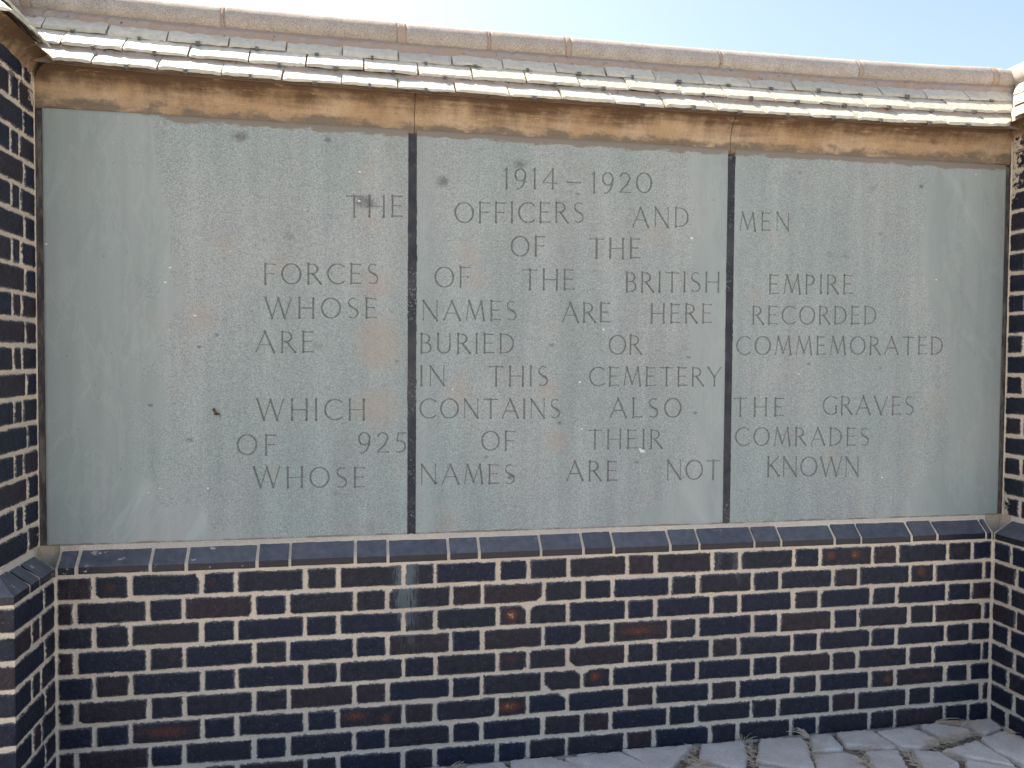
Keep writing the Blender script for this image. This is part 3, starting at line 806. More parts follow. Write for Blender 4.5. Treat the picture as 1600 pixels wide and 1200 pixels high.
# ------------------------------------------------------------------ chamfered sill course along a path
def sill_run(name_b, parent, lo0, lo1, up0, up1, joints, z=ZT, seed=0, mitre0=False, mitre1=False):
    """blocks between joints (fractions are metres along lo0->lo1); the sloped top leans back from the low edge to
    the line up0->up1"""
    r = random.Random(seed)
    L = math.hypot(lo1[0] - lo0[0], lo1[1] - lo0[1])
    dx, dy = (lo1[0] - lo0[0]) / L, (lo1[1] - lo0[1]) / L
    LU = math.hypot(up1[0] - up0[0], up1[1] - up0[1])
    sh = (up0[0] - lo0[0]) * dx + (up0[1] - lo0[1]) * dy      # where the upper line starts, along the run
    def lo(s): return (lo0[0] + dx * s, lo0[1] + dy * s)
    def up(s):
        s2 = min(max(s - sh, 0), LU)
        return (up0[0] + dx * s2, up0[1] + dy * s2)
    blocks = MB()
    for a, b in zip(joints[:-1], joints[1:]):
        g0 = 0.0 if (a <= 1e-6 and mitre0) else .005 + r.uniform(-.001, .002)
        g1 = 0.0 if (b >= L - 1e-6 and mitre1) else .005 + r.uniform(-.001, .002)
        s0, s1 = a + g0, b - g1
        u0 = 0.0 + sh if (a <= 1e-6 and mitre0) else (s0 if a > 1e-6 else max(s0, sh + .004))
        u1 = LU + sh if (b >= L - 1e-6 and mitre1) else (s1 if b < L - 1e-6 else min(s1, sh + LU - .004))
        lean = r.uniform(-.002, .002); zz = r.uniform(-.0015, .0015)
        zb, zf, zt = z + .0055 + zz, z + .0305 + zz, z + .083 + zz
        prof = []
        n = 7
        rows = []
        for i in range(n + 1):
            w = i / n
            l_ = lo(s0 + (s1 - s0) * w); p_ = up(u0 + (u1 - u0) * w)
            jit = lambda: r.uniform(-.0007, .0007)
            # bottom back, bottom front, chamfer of the arris, top of slope, back
            e = .004
            mid = (l_[0] + (p_[0] - l_[0]) * e / .06, l_[1] + (p_[1] - l_[1]) * e / .06)
            rows.append([(p_[0], p_[1], zb), (l_[0], l_[1], zb + jit()), (l_[0] + jit() * .6, l_[1] + jit() * .6, zf - .002 + jit()),
                         (mid[0], mid[1], zf + .003 + jit()), (p_[0], p_[1], zt - .004 + lean + jit())])
        vs = [p for row in rows for p in row]; m = 5
        fs = []
        for i in range(n):
            for j in range(m - 1):
                fs.append((i * m + j, (i + 1) * m + j, (i + 1) * m + j + 1, i * m + j + 1))
        fs.append(tuple(range(m))[::-1]); fs.append(tuple(n * m + q for q in range(m)))
        fs = [q[::-1] for q in fs]
        blocks.add(vs, fs, rnd=r.random())
    o = blocks.build(name_b, M['sill'], parent)
    # mortar between and behind the blocks
    mo = MB(); n = max(2, int(L / .012)); rows = []
    for i in range(n + 1):
        s = L * i / n
        l_ = lo(s); p_ = up(s)
        nx, ny = (p_[0] - l_[0]), (p_[1] - l_[1]); q = math.hypot(nx, ny) or 1; nx, ny = nx / q, ny / q
        h = lambda k: (r.random() - .5) * k
        rows.append([(l_[0] + nx * .003, l_[1] + ny * .003, z - .004), (l_[0] + nx * (.0035 + h(.002)), l_[1] + ny * (.0035 + h(.002)), z + .028),
                     (l_[0] + nx * (.006), l_[1] + ny * .006, z + .0315 + h(.001)),
                     (p_[0] - nx * .006, p_[1] - ny * .006, z + .066 + h(.002)), (p_[0] - nx * (.001 + h(.001)), p_[1] - ny * .001, z + .090 + h(.004)),
                     (p_[0] + nx * .012, p_[1] + ny * .012, z + .096)])
    m = 6; vs = [p for row in rows for p in row]
    fs = [(i * m + j, i * m + j + 1, (i + 1) * m + j + 1, (i + 1) * m + j) for i in range(n) for j in range(m - 1)]
    mo.add(vs, fs)
    mo.build('sill_mortar', M['mortar'], o, True)
    return o
JM = [-0.052, .176, .289, .518, .625, .845, .957, 1.172, 1.282, 1.51, 1.669, 1.784, 2.007, 2.122, 2.346, 2.458, 2.684, 2.80, 3.023, 3.139, 3.362]
sill_run('chamfered_sill', wall, (XL, 0), (XR, 0), (XLU, YP), (XRU, YP), [0.004] + [j - XL for j in JM] + [XR - XL - .003], seed=3)

# ------------------------------------------------------------------ side walls
def side_wall(side):
    left = side < 0
    xp, xu = (XL, XLU) if left else (XR, XRU)
    sg = -1 if left else 1
    t = thing('brick_pier', 'short blue brick pier at the left, its sloping sill corner and end face showing' if left
              else 'short blue brick pier at the right, rising beside the paving and dry grass', 'wall', (xp + sg * .4, -.1, 0), 'brick piers flanking the slabs')
    A = [0.0, .123, .19, .313]; B = [0.0, .092, .313]
    low = []
    for k in range(10, 0, -1):
        j = B if k % 2 else A
        low.append((ZT - k * CP, ZT - (k - 1) * CP, [j[0]] + list(j[1:-1]) + [(j[-1], False)]))
    sm = lambda U, Z: .6 * np.exp(-(U / .02) ** 2)
    brick_face('brick_plinth', (xp, 0, 0), (0, -1, 0), (-sg, 0, 0), 0.0, .313, low, t, .0026, (), None, sm, seed=31 + left)
    # the front end
    j1 = [(0, False), .2125, .325, .55, .6625, WOUT]; j2 = [(0, False), .1, .16, .385, .4975, .7225, WOUT]
    fr = [(ZT - k * CP, ZT - (k - 1) * CP, list(j2 if k % 2 else j1)) for k in range(10, 0, -1)]
    brick_face('end_face', (xp, DP, 0), (sg, 0, 0), (0, -1, 0), 0.0, WOUT, fr, t, .004, (), None, None, seed=41 + left)
    # upper part
    zb = ZT + .0905
    up = []; fu = []
    for k in range(19):
        j = B if k % 2 == 0 else A
        j = [q * (.303 / .313) for q in j]
        up.append((zb + k * CP, zb + (k + 1) * CP, list(j[:-1]) + [(.303, False)]))
        fu.append((zb + k * CP, zb + (k + 1) * CP, list(j1 if k % 2 else j2)))
    def smu(U, Z):
        s = .5 * np.exp(-(U / .010) ** 2)
        s += (.95 if left else .95) * np.exp(-(U / (.035 if left else .05)) ** 2) * (sstep(Z, .83, .85) - sstep(Z, .90, 1.0))
        s += (.9 if left else 1.15) * np.exp(-(U / .075) ** 2) * sstep(Z, 2.22 if left else 1.98, 2.3)
        return s
    spots = [(.05, zb + 11.5 * CP, .5, 'round'), (.08, zb + 7.5 * CP, .6, 'round')] if left else []
    brick_face('upper_brickwork', (xu, YP, 0), (0, -1, 0), (-sg, 0, 0), 0.0, .303, up, t, .0026, spots, None, smu, seed=51 + left)
    brick_face('upper_end_face', (xu, DU, 0), (sg, 0, 0), (0, -1, 0), 0.0, WOUT, fu, t, .004, (), None, None, seed=61 + left)
    # core
    mb = MB()
    xa, xb = sorted((xp + sg * .012, xp + sg * WOUT)); mb.box(xa, xb, DP + .012, .42, -.2, ZT - .002)
    xa, xb = sorted((xu + sg * .012, xu + sg * WOUT)); mb.box(xa, xb, DU + .012, .42, ZT - .002, 2.38)
    mb.build('wall_core', M['mortar'], t)
    # sill: inner flank then front end, mitred at the corner
    if left:
        sill_run('chamfered_sill', t, (xp, DP), (xp, 0), (xu, DU), (xu, YP), [0, .115, .192, .309], seed=5, mitre0=True)
        sill_run('chamfered_sill', t, (xp - WOUT, DP), (xp, DP), (xu - WOUT, DU), (xu, DU), [0.0, .2, .31, .52, .63, WOUT], seed=6, mitre1=True)
    else:
        sill_run('chamfered_sill', t, (xp, 0), (xp, DP), (xu, YP), (xu, DU), [.004, .155, .313], seed=7, mitre1=True)
        sill_run('chamfered_sill', t, (xp, DP), (xp + WOUT, DP), (xu, DU), (xu + WOUT, DU), [0.0, .22, .33, .55, WOUT], seed=8, mitre0=True)
    return t
WL = side_wall(-1)
WR = side_wall(1)

# ------------------------------------------------------------------ cove, slates, ridge
def bow(x): return min(.020, .0185 * ((x - 1.65) / 1.8) ** 4)
def cove_profile():
    pts = [(0.030, 2.252, 0.0), (.005, 2.262, 0.0), (.004, 2.285, .05), (.006, 2.302, .12)]
    for i in range(1, 15):
        a = math.radians(90 * i / 14)
        pts.append((.006 - .066 * (1 - math.cos(a)), 2.302 + .086 * math.sin(a), .12 + .88 * i / 14))
    return pts       # (offset into the wall from the face line, z, h)
CPF = cove_profile()
def cove_piece(parent, p0, p1, face_n, ext0, ext1, seed, raise_=0.0, step=.02):
    """run of cove moulding from p0 to p1 on the face line; face_n points out of the wall; ext: +1 the run gets
    longer with projection (outer mitre), -1 shorter (inner mitre), 0 square"""
    r = random.Random(seed)
    L = math.hypot(p1[0] - p0[0], p1[1] - p0[1]); d = ((p1[0] - p0[0]) / L, (p1[1] - p0[1]) / L)
    n = max(2, int(L / step)); mb = MB(); vs = []; hs = []
    m = len(CPF)
    for i in range(n + 1):
        for (o, z, h) in CPF:
            out = -o
            s = -ext0 * out + (L + (ext0 + ext1) * out) * i / n
            w = (vnoise(np.array(s * 1.0 + seed), np.array(h * .3), 25, 2, 90) - .5) * .004
            q = out + float(w)
            x = p0[0] + d[0] * s + face_n[0] * q; y = p0[1] + d[1] * s + face_n[1] * q
            vs.append((x, y, z + raise_ + bow(x))); hs.append(h)
    fs = [(i * m + j, i * m + j + 1, (i + 1) * m + j + 1, (i + 1) * m + j) for i in range(n) for j in range(m - 1)]
    mb.add(vs, fs, h=hs)
    fs2 = tuple(range(m)); fs3 = tuple(n * m + q for q in range(m))
    o = mb.build('cove_moulding', M['cove'], parent, True)
    me = o.data
    bm = bmesh.new(); bm.from_mesh(me); bmesh.ops.recalc_face_normals(bm, faces=bm.faces); bm.to_mesh(me); bm.free()
    return o
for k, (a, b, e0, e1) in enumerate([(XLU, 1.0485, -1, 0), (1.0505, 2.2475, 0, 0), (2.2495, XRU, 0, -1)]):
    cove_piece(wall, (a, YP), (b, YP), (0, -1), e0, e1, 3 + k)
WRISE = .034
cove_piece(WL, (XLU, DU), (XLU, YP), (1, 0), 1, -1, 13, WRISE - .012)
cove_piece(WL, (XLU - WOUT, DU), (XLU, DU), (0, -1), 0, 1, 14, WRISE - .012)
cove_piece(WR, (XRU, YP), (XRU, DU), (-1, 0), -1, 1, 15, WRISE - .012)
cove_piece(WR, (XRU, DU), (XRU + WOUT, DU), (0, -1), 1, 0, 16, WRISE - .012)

EO = .080                              # eave overhang from the face line
INS = [0.0, .065, .130, .200]          # horizontal inset of each course's lower edge from the eave
ZED = [2.388, 2.4505, 2.5195, 2.602]   # height of each lower edge
def slate(mb, p, q, nrm, k, gap0, gap1, r, lift, hooks=None, cut0=0.0, cut1=0.0):
    """one riven slab lying from the lower edge p->q up the slope; nrm = horizontal direction up the slope;
    cut: sideways run per metre of inset at each end (valley and hip cuts)"""
    th = r.uniform(.008, .0125)
    slope_z = (ZED[k + 1] - ZED[k]) / (INS[k + 1] - INS[k])
    rise = ((ZED[k + 1] - .001) - (ZED[k] + .013)) / (INS[k + 1] - INS[k])
    reach = (INS[k + 1] - INS[k]) + .03
    L = math.hypot(q[0] - p[0], q[1] - p[1]); d = ((q[0] - p[0]) / L, (q[1] - p[1]) / L)
    nseg = max(4, int(L / .014)); rows = 5
    skew0, skew1 = r.uniform(-.003, .003), r.uniform(-.003, .003)
    tilt = r.uniform(-.0025, .0025); zb = ZED[k] + r.uniform(-.001, .003) + (.0095 if k else 0)
    top = []; bot = []
    jag = [r.uniform(-.0040, .0040) for _ in range(nseg + 1)]; jz = [r.uniform(-.0022, .0022) for _ in range(nseg + 1)]
    for a in range(1, nseg): 
        jag[a] = .5 * jag[a] + .25 * (jag[a - 1] + jag[a + 1]); jz[a] = .6 * jz[a] + .2 * (jz[a - 1] + jz[a + 1])
    for j in range(rows):
        w = j / (rows - 1); ins = reach * w
        for i in range(nseg + 1):
            u = i / nseg
            s0 = gap0 + skew0 * w + cut0 * ins; s1 = L - gap1 + skew1 * w - cut1 * ins
            s = s0 + (s1 - s0) * u
            g = jag[i] if j == 0 else 0.0
            x = p[0] + d[0] * s + nrm[0] * (ins + g); y = p[1] + d[1] * s + nrm[1] * (ins + g)
            wav = (r.random() - .5) * .0016
            z = zb + rise * ins + tilt * (u - .5) + lift(x, y)
            corner = -.004 * max(0, abs(u - .5) * 2 - .86) / .14 if j == 0 else 0.0
            bot.append((x, y, z + (jz[i] if j == 0 else 0)))
            top.append((x, y, z + th + wav + (jz[i] * .5 + corner if j == 0 else 0)))
    c = nseg + 1; n = len(top); vs = top + bot; fs = []
    for j in range(rows - 1):
        for i in range(nseg):
            fs.append((j * c + i, j * c + i + 1, (j + 1) * c + i + 1, (j + 1) * c + i))
            fs.append((n + j * c + i, n + (j + 1) * c + i, n + (j + 1) * c + i + 1, n + j * c + i + 1))
    for i in range(nseg): fs.append((i + 1, i, n + i, n + i + 1))
    for j in range(rows - 1):
        fs.append((j * c, (j + 1) * c, n + (j + 1) * c, n + j * c))
        e = c - 1
        fs.append(((j + 1) * c + e, j * c + e, n + j * c + e, n + (j + 1) * c + e))
    mb.add(vs, fs, rnd=r.random())
    if hooks is not None:
        s = L / 2 + r.uniform(-.012, .012)
        cx, cy = p[0] + d[0] * s, p[1] + d[1] * s
        hooks.append((cx, cy, zb + tilt * 0 + lift(cx, cy), d, nrm, th))

def hook(parent, spec, r):
    cx, cy, z, d, nrm, th = spec
    mb = MB(); w = r.uniform(.007, .016) / 2
    k_ = r.uniform(.05, .8); prof = [(.012, -.004), (-.006, -.006), (-.009, -.003), (-.009, th * k_ + .001), (-.005, th * k_ + .003), (.006, th * k_ + .004)]
    t = .0022
    rows = []
    for (o, dz) in prof:
        for sd in (-w, w):
            rows.append((cx + d[0] * sd + nrm[0] * o, cy + d[1] * sd + nrm[1] * o, z + dz))
    k = len(rows)
    vs = rows + [(x - nrm[0] * t, y - nrm[1] * t, zz - t * .6) for x, y, zz in rows]
    fs = []
    for i in range(len(prof) - 1):
        a = i * 2
        fs += [(a, a + 1, a + 3, a + 2), (k + a, k + a + 2, k + a + 3, k + a + 1), (a, a + 2, k + a + 2, k + a), (a + 1, k + a + 1, k + a + 3, a + 3)]
    fs += [(0, k, k + 1, 1), (k - 2, k - 1, 2 * k - 1, 2 * k - 2)]
    mb.add(vs, fs)
    return mb.build('slate_hook', M['hook'], parent)

main_lift = lambda x, y: bow(x)
phase = [.605, .487, .609]
for k in range(3):
    r = random.Random(100 + k)
    x0 = XLU + EO - INS[k]; x1 = XRU - EO + INS[k]
    y = YP - EO + INS[k]
    js = [x0]
    x = phase[k] - .194 * 6
    while x < x1 - .05:
        if x > x0 + .05: js.append(x + r.uniform(-.006, .006))
        x += .1935
    js.append(x1)
    mb = MB(); hk = []
    for a, b in zip(js[:-1], js[1:]):
        slate(mb, (a, y), (b, y), (0, 1), k, .0015 + r.uniform(0, .002), .0015 + r.uniform(0, .002), r, main_lift, hk if b - a > .12 else None,
              cut0=(-1 if a == x0 else 0), cut1=(-1 if b == x1 else 0))
    o = mb.build('slate_course', M['slate'], wall)
    for s in hk:
        if r.random() > .15: hook(o, s, r)

# side wall roofs
def wing_roof(t, xu, sg, seed):
    r = random.Random(seed)
    droop = lambda x, y: WRISE - .004 - .05 * max(0.0, -.20 - y) + bow(x) * 0 + .019 - (.012 if False else 0)
    for k in range(3):
        xe = xu - sg * (EO - INS[k])          # line of the lower edge, inner flank
        ye_in = YP - EO + INS[k]; ye_out = DU - EO + INS[k]
        mb = MB(); hk = []
        n = max(1, round((ye_in - ye_out) / .16)); ys = np.linspace(ye_in, ye_out, n + 1)
        for i in range(n):
            a, b = ys[i], ys[i + 1]
            slate(mb, (xe, a), (xe, b), (sg, 0), k, .0015, .0015, r, droop, None,
                  cut0=-1 if i == 0 else 0, cut1=1 if i == n - 1 else 0)
        o = mb.build('slate_course', M['slate'], t)
        mb = MB()
        xs = np.linspace(xe, xu + sg * WOUT, 5)
        for i in range(4):
            slate(mb, (xs[i], ye_out), (xs[i + 1], ye_out), (0, 1), k, .0015, .0015, r, droop, None, cut0=1 if i == 0 else 0)
        mb.build('slate_course', M['slate'], t)
    # mortar fill under the slates
    mb = MB()
    x0 = xu - sg * (EO - .03); z = 2.40 + WRISE
    xi = xu + sg * .14; xo = xu + sg * WOUT
    pts = [(x0, YP + .0, z), (x0, DU - EO + .03, z), (xo, DU - EO + .03, z), (xo, .3, z), (x0, .3, z)]
    hi = [(xi, .3, z + .205), (xi, DU + .13, z + .205), (xo, DU + .13, z + .205), (xo, .3, z + .205)]
    mb.add([pts[4], pts[1], pts[2], pts[3]] + hi, [(0, 1, 5, 4), (1, 2, 6, 5), (2, 3, 7, 6), (4, 5, 6, 7), (0, 3, 2, 1), (0, 4, 7, 3)])
    mb.build('mortar_bed', M['bed'], t)
wing_roof(WL, XLU, -1, 201)
wing_roof(WR, XRU, 1, 202)

# mortar bed below the slates and ridge of the main wall (fills the pitched roof)
mb = MB(); n = 180; rows = []
r = random.Random(5)
prof = [(YP - EO + .022, 2.385), (YP - EO + .065, 2.440), (YP - EO + .130, 2.505), (YP - EO + .166, 2.568), (YP - EO + .178, 2.603), (YP - EO + .200, 2.626), (.215, 2.640), (.30, 2.60), (.47, 2.385)]
xa, xb = XLU - .12, XRU + .12
for i in range(n + 1):
    x = xa + (xb - xa) * i / n
    for j, (y, z) in enumerate(prof):
        jj = r.uniform(-.004, .004) if j in (3, 4) else 0
        rows.append((x, y + jj, z + bow(x) + (r.uniform(-.003, .003) if j in (3, 4) else 0)))
m = len(prof)
mb.add(rows, [(i * m + j, (i + 1) * m + j, (i + 1) * m + j + 1, i * m + j + 1) for i in range(n) for j in range(m - 1)])
mb.build('mortar_bed', M['bed'], wall)
# strips of bedding mortar showing under the lower edges of the two upper courses
for k in (1, 2):
    mb = MB(); rows = []; n2 = 420
    for i in range(n2 + 1):
        x = xa + .1 + (xb - xa - .2) * i / n2
        y0 = YP - EO + INS[k] + .0015 + (vnoise(np.array(x * 1.0), np.array(k * 3.1), 14, 3, 97) - .5) * .012 + r.uniform(-.0012, .0012)
        z0 = ZED[k] + bow(x)
        rows += [(x, y0 - .005 + r.uniform(-.001, .001), z0 - .016), (x, y0 - .001, z0 - .002 + r.uniform(-.0015, .0015)), (x, y0 + .002, z0 + .012), (x, y0 + .03, z0 + .012)]
    mb.add(rows, [(i * 4 + j, (i + 1) * 4 + j, (i + 1) * 4 + j + 1, i * 4 + j + 1) for i in range(n2) for j in range(3)])
    mb.build('bedding_strip', M['bed'], wall, True)
mb = MB()
mb.add([(xa, .46, 2.386), (xb, .46, 2.386), (xb, .225, 2.615), (xa, .225, 2.615), (xa, .46, 2.37), (xb, .46, 2.37), (xb, .225, 2.60), (xa, .225, 2.60)],
       [(0, 1, 2, 3), (4, 7, 6, 5), (0, 4, 5, 1)], rnd=.5)
mb.build('rear_slates', M['slate'], wall)

def ridge_stone(parent, p0, p1, zc, rad, seed, lift=bow):
    """half-round ridge stone from p0 to p1: round back with a short undercut skirt"""
    r = random.Random(seed)
    L = math.hypot(p1[0] - p0[0], p1[1] - p0[1]); d = ((p1[0] - p0[0]) / L, (p1[1] - p0[1]) / L); nn = (-d[1], d[0])
    n = max(6, int(L / .012)); m = 26; vs = []
    dz = r.uniform(-.002, .002); jn = []
    for i in range(n + 1):
        e = min(i, n - i)
        rr = rad * (1 - (.035 if e == 0 else .008 if e == 1 else 0))
        s = L * i / n
        for j in range(m):
            a = 2 * math.pi * j / m
            x = p0[0] + d[0] * s; y = p0[1] + d[1] * s
            q = rr * (1 + (r.random() - .5) * .030)
            ca, sa = math.cos(a), math.sin(a)
            if sa < 0: sa *= .72
            vs.append((x + nn[0] * q * ca, y + nn[1] * q * ca, zc + dz + q * sa + lift(x))); jn.append(0.0)
    fs = [(i * m + j, (i + 1) * m + j, (i + 1) * m + (j + 1) % m, i * m + (j + 1) % m) for i in range(n) for j in range(m)]
    fs += [tuple(range(m))[::-1][::-1], tuple(n * m + q for q in range(m))[::-1]]
    mb = MB(); mb.add(vs, fs, rnd=r.random(), joint=jn)
    o = mb.build('ridge_stone', M['ridge'], parent, True)
    bm = bmesh.new(); bm.from_mesh(o.data); bmesh.ops.recalc_face_normals(bm, faces=bm.faces); bm.to_mesh(o.data); bm.free()
    return o
def ridge_joint(parent, x, w, seed, zc=2.645, y=.215, rad=.0620, axis=0):
    r = random.Random(seed); m = 30; vs = []; n = max(2, int(w / .004))
    for i in range(n + 1):
        for j in range(m):
            a = 2 * math.pi * j / m; q = rad * (1 + (r.random() - .5) * .03 + .005 * math.sin(j))
            sa = math.sin(a) * (.74 if math.sin(a) < 0 else 1)
            s = x - w / 2 + w * i / n + r.uniform(-.0015, .0015)
            c = (s, y + q * math.cos(a)) if axis == 0 else (y + q * math.cos(a), s)
            vs.append((c[0], c[1], zc + q * sa + bow(c[0])))
    fs = [(i * m + j, (i + 1) * m + j, (i + 1) * m + (j + 1) % m, i * m + (j + 1) % m) for i in range(n) for j in range(m)]
    fs += [tuple(range(m)), tuple(n * m + q for q in range(m))]
    mb = MB(); mb.add(vs, fs)
    o = mb.build('ridge_joint', M['bed'], parent, True)
    bm = bmesh.new(); bm.from_mesh(o.data); bmesh.ops.recalc_face_normals(bm, faces=bm.faces); bm.to_mesh(o.data); bm.free()
RJ = [(-0.335, 0), (-.244, .028), (.387, .006), (1.009, .028), (1.331, .006), (1.636, .018), (2.2527, .006), (2.861, .012), (3.493, .024), (3.612, 0)]
for k, ((a, wa), (b, wb)) in enumerate(zip(RJ[:-1], RJ[1:])):
    ridge_stone(wall, (a + wa / 2, .215), (b - wb / 2, .215), 2.645, .062, 300 + k)
    if wb: ridge_joint(wall, b, wb + .002, 400 + k)
for t, sx, sd in ((WL, XLU - .165, 500), (WR, XRU + .165, 510)):
    ridge_stone(t, (sx, .285), (sx, DU + .10), 2.640 + .032, .072, sd, lift=lambda x: .0)
    xs_ = sx + (-.06 if sx < 0 else .06)
    ridge_stone(t, (sx, DU + .13), (sx + (-.5 if sx < 0 else .5), DU + .13), 2.662, .068, sd + 1, lift=lambda x: .0)

# ------------------------------------------------------------------ paving and ground
def tag_struct(o): o['kind'] = 'structure'; return o
PX = [
 [(640, 1204), (655, 1195), (700, 1193), (706, 1203), (700, 1225), (650, 1228)],
 [(720, 1202), (730, 1188), (785, 1184.5), (796, 1200), (800, 1228), (722, 1230)],
 [(794, 1183), (830, 1181), (860, 1177.5), (906, 1198), (900, 1232), (812, 1232)],
 [(896, 1169.5), (915, 1167), (932, 1169), (924, 1176), (900, 1176.5)],
 [(880, 1182), (930, 1173), (962, 1166), (1014, 1195), (1022, 1232), (930, 1234)],
 [(967, 1164.5), (1020, 1160), (1083, 1162), (1074, 1172), (1043, 1202), (1024, 1204), (1000, 1186)],
 [(1089, 1156), (1106, 1153.5), (1160, 1155.5), (1168, 1176), (1166, 1196), (1150, 1199), (1092, 1184)],
 [(1186, 1152), (1196, 1149), (1252, 1150), (1262, 1163), (1273, 1200), (1240, 1199.5), (1181, 1188)],
 [(1264, 1149), (1275, 1142), (1292, 1143), (1302, 1150), (1318, 1166), (1316, 1170), (1270, 1172)],
 [(1306, 1144), (1361, 1139), (1401, 1165), (1392, 1169), (1320, 1162)],
 [(1269, 1177), (1320, 1173), (1340, 1179), (1357, 1198), (1372, 1232), (1290, 1234)],
 [(1352, 1173), (1402, 1170), (1420, 1199), (1438, 1232), (1384, 1234), (1362, 1195)],
 [(1369, 1141.5), (1424, 1134), (1468, 1156), (1438, 1168), (1407, 1165.5)],
 [(1436, 1132), (1460, 1129), (1518, 1141), (1506, 1149), (1474, 1153)],
 [(1500, 1125), (1513, 1120), (1545, 1120), (1566, 1135), (1538, 1144), (1523, 1138)],
 [(1531, 1151), (1568, 1140), (1604, 1153), (1640, 1185), (1600, 1192), (1550, 1168)],
 [(1472, 1172), (1526, 1157), (1580, 1190), (1588, 1197), (1510, 1181)],
 [(1424, 1172), (1465, 1174.5), (1498, 1192), (1500, 1225), (1450, 1215)],
 [(1508, 1185), (1562, 1193.5), (1600, 1200), (1620, 1235), (1512, 1232)],
 [(1088, 1192), (1148, 1201), (1165, 1204), (1172, 1235), (1050, 1236), (1048, 1208)],
 [(1184, 1195), (1238, 1203), (1278, 1208), (1285, 1236), (1186, 1238)],
]
pav = MB()
def paving_stone(poly, seed, ztop, big=False):
    r = random.Random(seed)
    P = [Vector((p[0], p[1], 0)) for p in poly]
    A = sum(P[i].x * P[(i + 1) % len(P)].y - P[(i + 1) % len(P)].x * P[i].y for i in range(len(P)))
    if A < 0: P = P[::-1]
    out = []
    step = .05 if big else .011
    for i in range(len(P)):
        a, b, c = P[i - 1], P[i], P[(i + 1) % len(P)]
        # rounded corner
        rr = min(.010, (a - b).length * .25, (c - b).length * .25)
        s = b + (a - b).normalized() * rr; e = b + (c - b).normalized() * rr
        for w in (0, .5, 1): out.append(s * (1 - w) ** 2 + b * 2 * w * (1 - w) + e * w * w)
        e2 = c + (b - c).normalized() * min(.010, (b - c).length * .25)
        n = int((e2 - e).length / step)
        for k in range(1, n): out.append(e.lerp(e2, k / n))
    n = len(out); cen = sum(out, Vector((0, 0, 0))) / n
    out = [p + Vector((r.uniform(-1, 1), r.uniform(-1, 1), 0)) * .0036 for p in out]
    tx, ty = r.uniform(-.02, .02), r.uniform(-.02, .02)
    vs = []
    R = max((p - cen).length for p in out)
    rings = [(0.0, -.05, 0), (.0, -.008, .003), (.002, -.002, .0025), (.006, .0, .0015)]
    inner = [(.12, .0011), (.30, .0012), (.5, .0012), (.7, .0010)]
    for d, z, j in rings:
        for p in out:
            v = cen - p; q = p + v.normalized() * min(d, v.length * .5)
            vs.append((q.x, q.y, ztop + z + tx * (q.x - cen.x) + ty * (q.y - cen.y) + r.uniform(-j, j)))
    for w, j in inner:
        for p in out:
            q = p.lerp(cen, w)
            vs.append((q.x, q.y, ztop + tx * (q.x - cen.x) + ty * (q.y - cen.y) + r.uniform(-j, j) + .001))
    k = len(rings) + len(inner)
    fs = [(a * n + i, a * n + (i + 1) % n, (a + 1) * n + (i + 1) % n, (a + 1) * n + i) for a in range(k - 1) for i in range(n)]
    vs.append((cen.x, cen.y, ztop + .001)); c = len(vs) - 1
    fs += [((k - 1) * n + i, (k - 1) * n + (i + 1) % n, c) for i in range(n)]
    pav.add(vs, fs, rnd=r.random())
shown = []
for k, poly in enumerate(PX):
    zt = .012 if k != 5 else .014
    w = [on_plane(x, y, 2, zt) for x, y in poly]
    # keep stones clear of the brickwork
    w = [(p[0], min(p[1], -.004)) for p in w]
    shown.append(w)
    paving_stone(w, 600 + k, zt + random.uniform(-.002, .003))
def inside(p, poly):
    c = False; j = len(poly) - 1
    for i in range(len(poly)):
        if (poly[i][1] > p[1]) != (poly[j][1] > p[1]) and p[0] < (poly[j][0] - poly[i][0]) * (p[1] - poly[i][1]) / (poly[j][1] - poly[i][1]) + poly[i][0]: c = not c
        j = i
    return c
# the rest of the path: rows of rough stones
rr_ = random.Random(9)
ny = 9; rowy = [-.006 - .205 * i for i in range(ny + 1)]
nodes = {}
nx = 30
for j in range(ny + 1):
    for i in range(nx + 1):
        nodes[i, j] = (-1.6 + .235 * i + (.11 if j % 2 else 0) + rr_.uniform(-.05, .05), rowy[j] + (rr_.uniform(-.045, .045) if j else 0))
for j in range(ny):
    for i in range(nx):
        q = [nodes[i, j], nodes[i + 1, j], nodes[i + 1, j + 1], nodes[i, j + 1]]
        c = (sum(p[0] for p in q) / 4, sum(p[1] for p in q) / 4)
        if c[1] > DP and not (XL + .1 < c[0] < XR - .1): continue
        q = [(c[0] + (p[0] - c[0]) * .93, c[1] + (p[1] - c[1]) * .93) for p in q]
        if c[1] > DP: q = [(min(max(p[0], XL + .01), XR - .01), p[1]) for p in q]
        test = q + [c] + [((q[a][0] + q[a - 1][0]) / 2, (q[a][1] + q[a - 1][1]) / 2) for a in range(4)]
        if any(inside(p, s) for p in test for s in shown): continue
        if any(inside(v, q) for s in shown for v in s): continue
        paving_stone(q, 800 + j * 40 + i, .010 + rr_.uniform(-.003, .003), True)
tag_struct(pav.build('paving', M['paving'], None, True))

n = 90
xs = np.linspace(-2.0, 5.6, 400); ys = np.linspace(-2.1, .02, 140)
X, Y = np.meshgrid(xs, ys)
Zs = -.010 + (vnoise(X + 4, Y + 4, 22, 3, 95) - .5) * .014
tag_struct(link('soil', np.stack([X, Y, Zs], -1).reshape(-1, 3), grid_faces(len(xs), len(ys)), M['soil'], None, True))
tag_struct(link('ground', [(-300, -300, -.03), (300, -300, -.03), (300, 300, -.03), (-300, 300, -.03)], [(0, 1, 2, 3)], M['ground']))

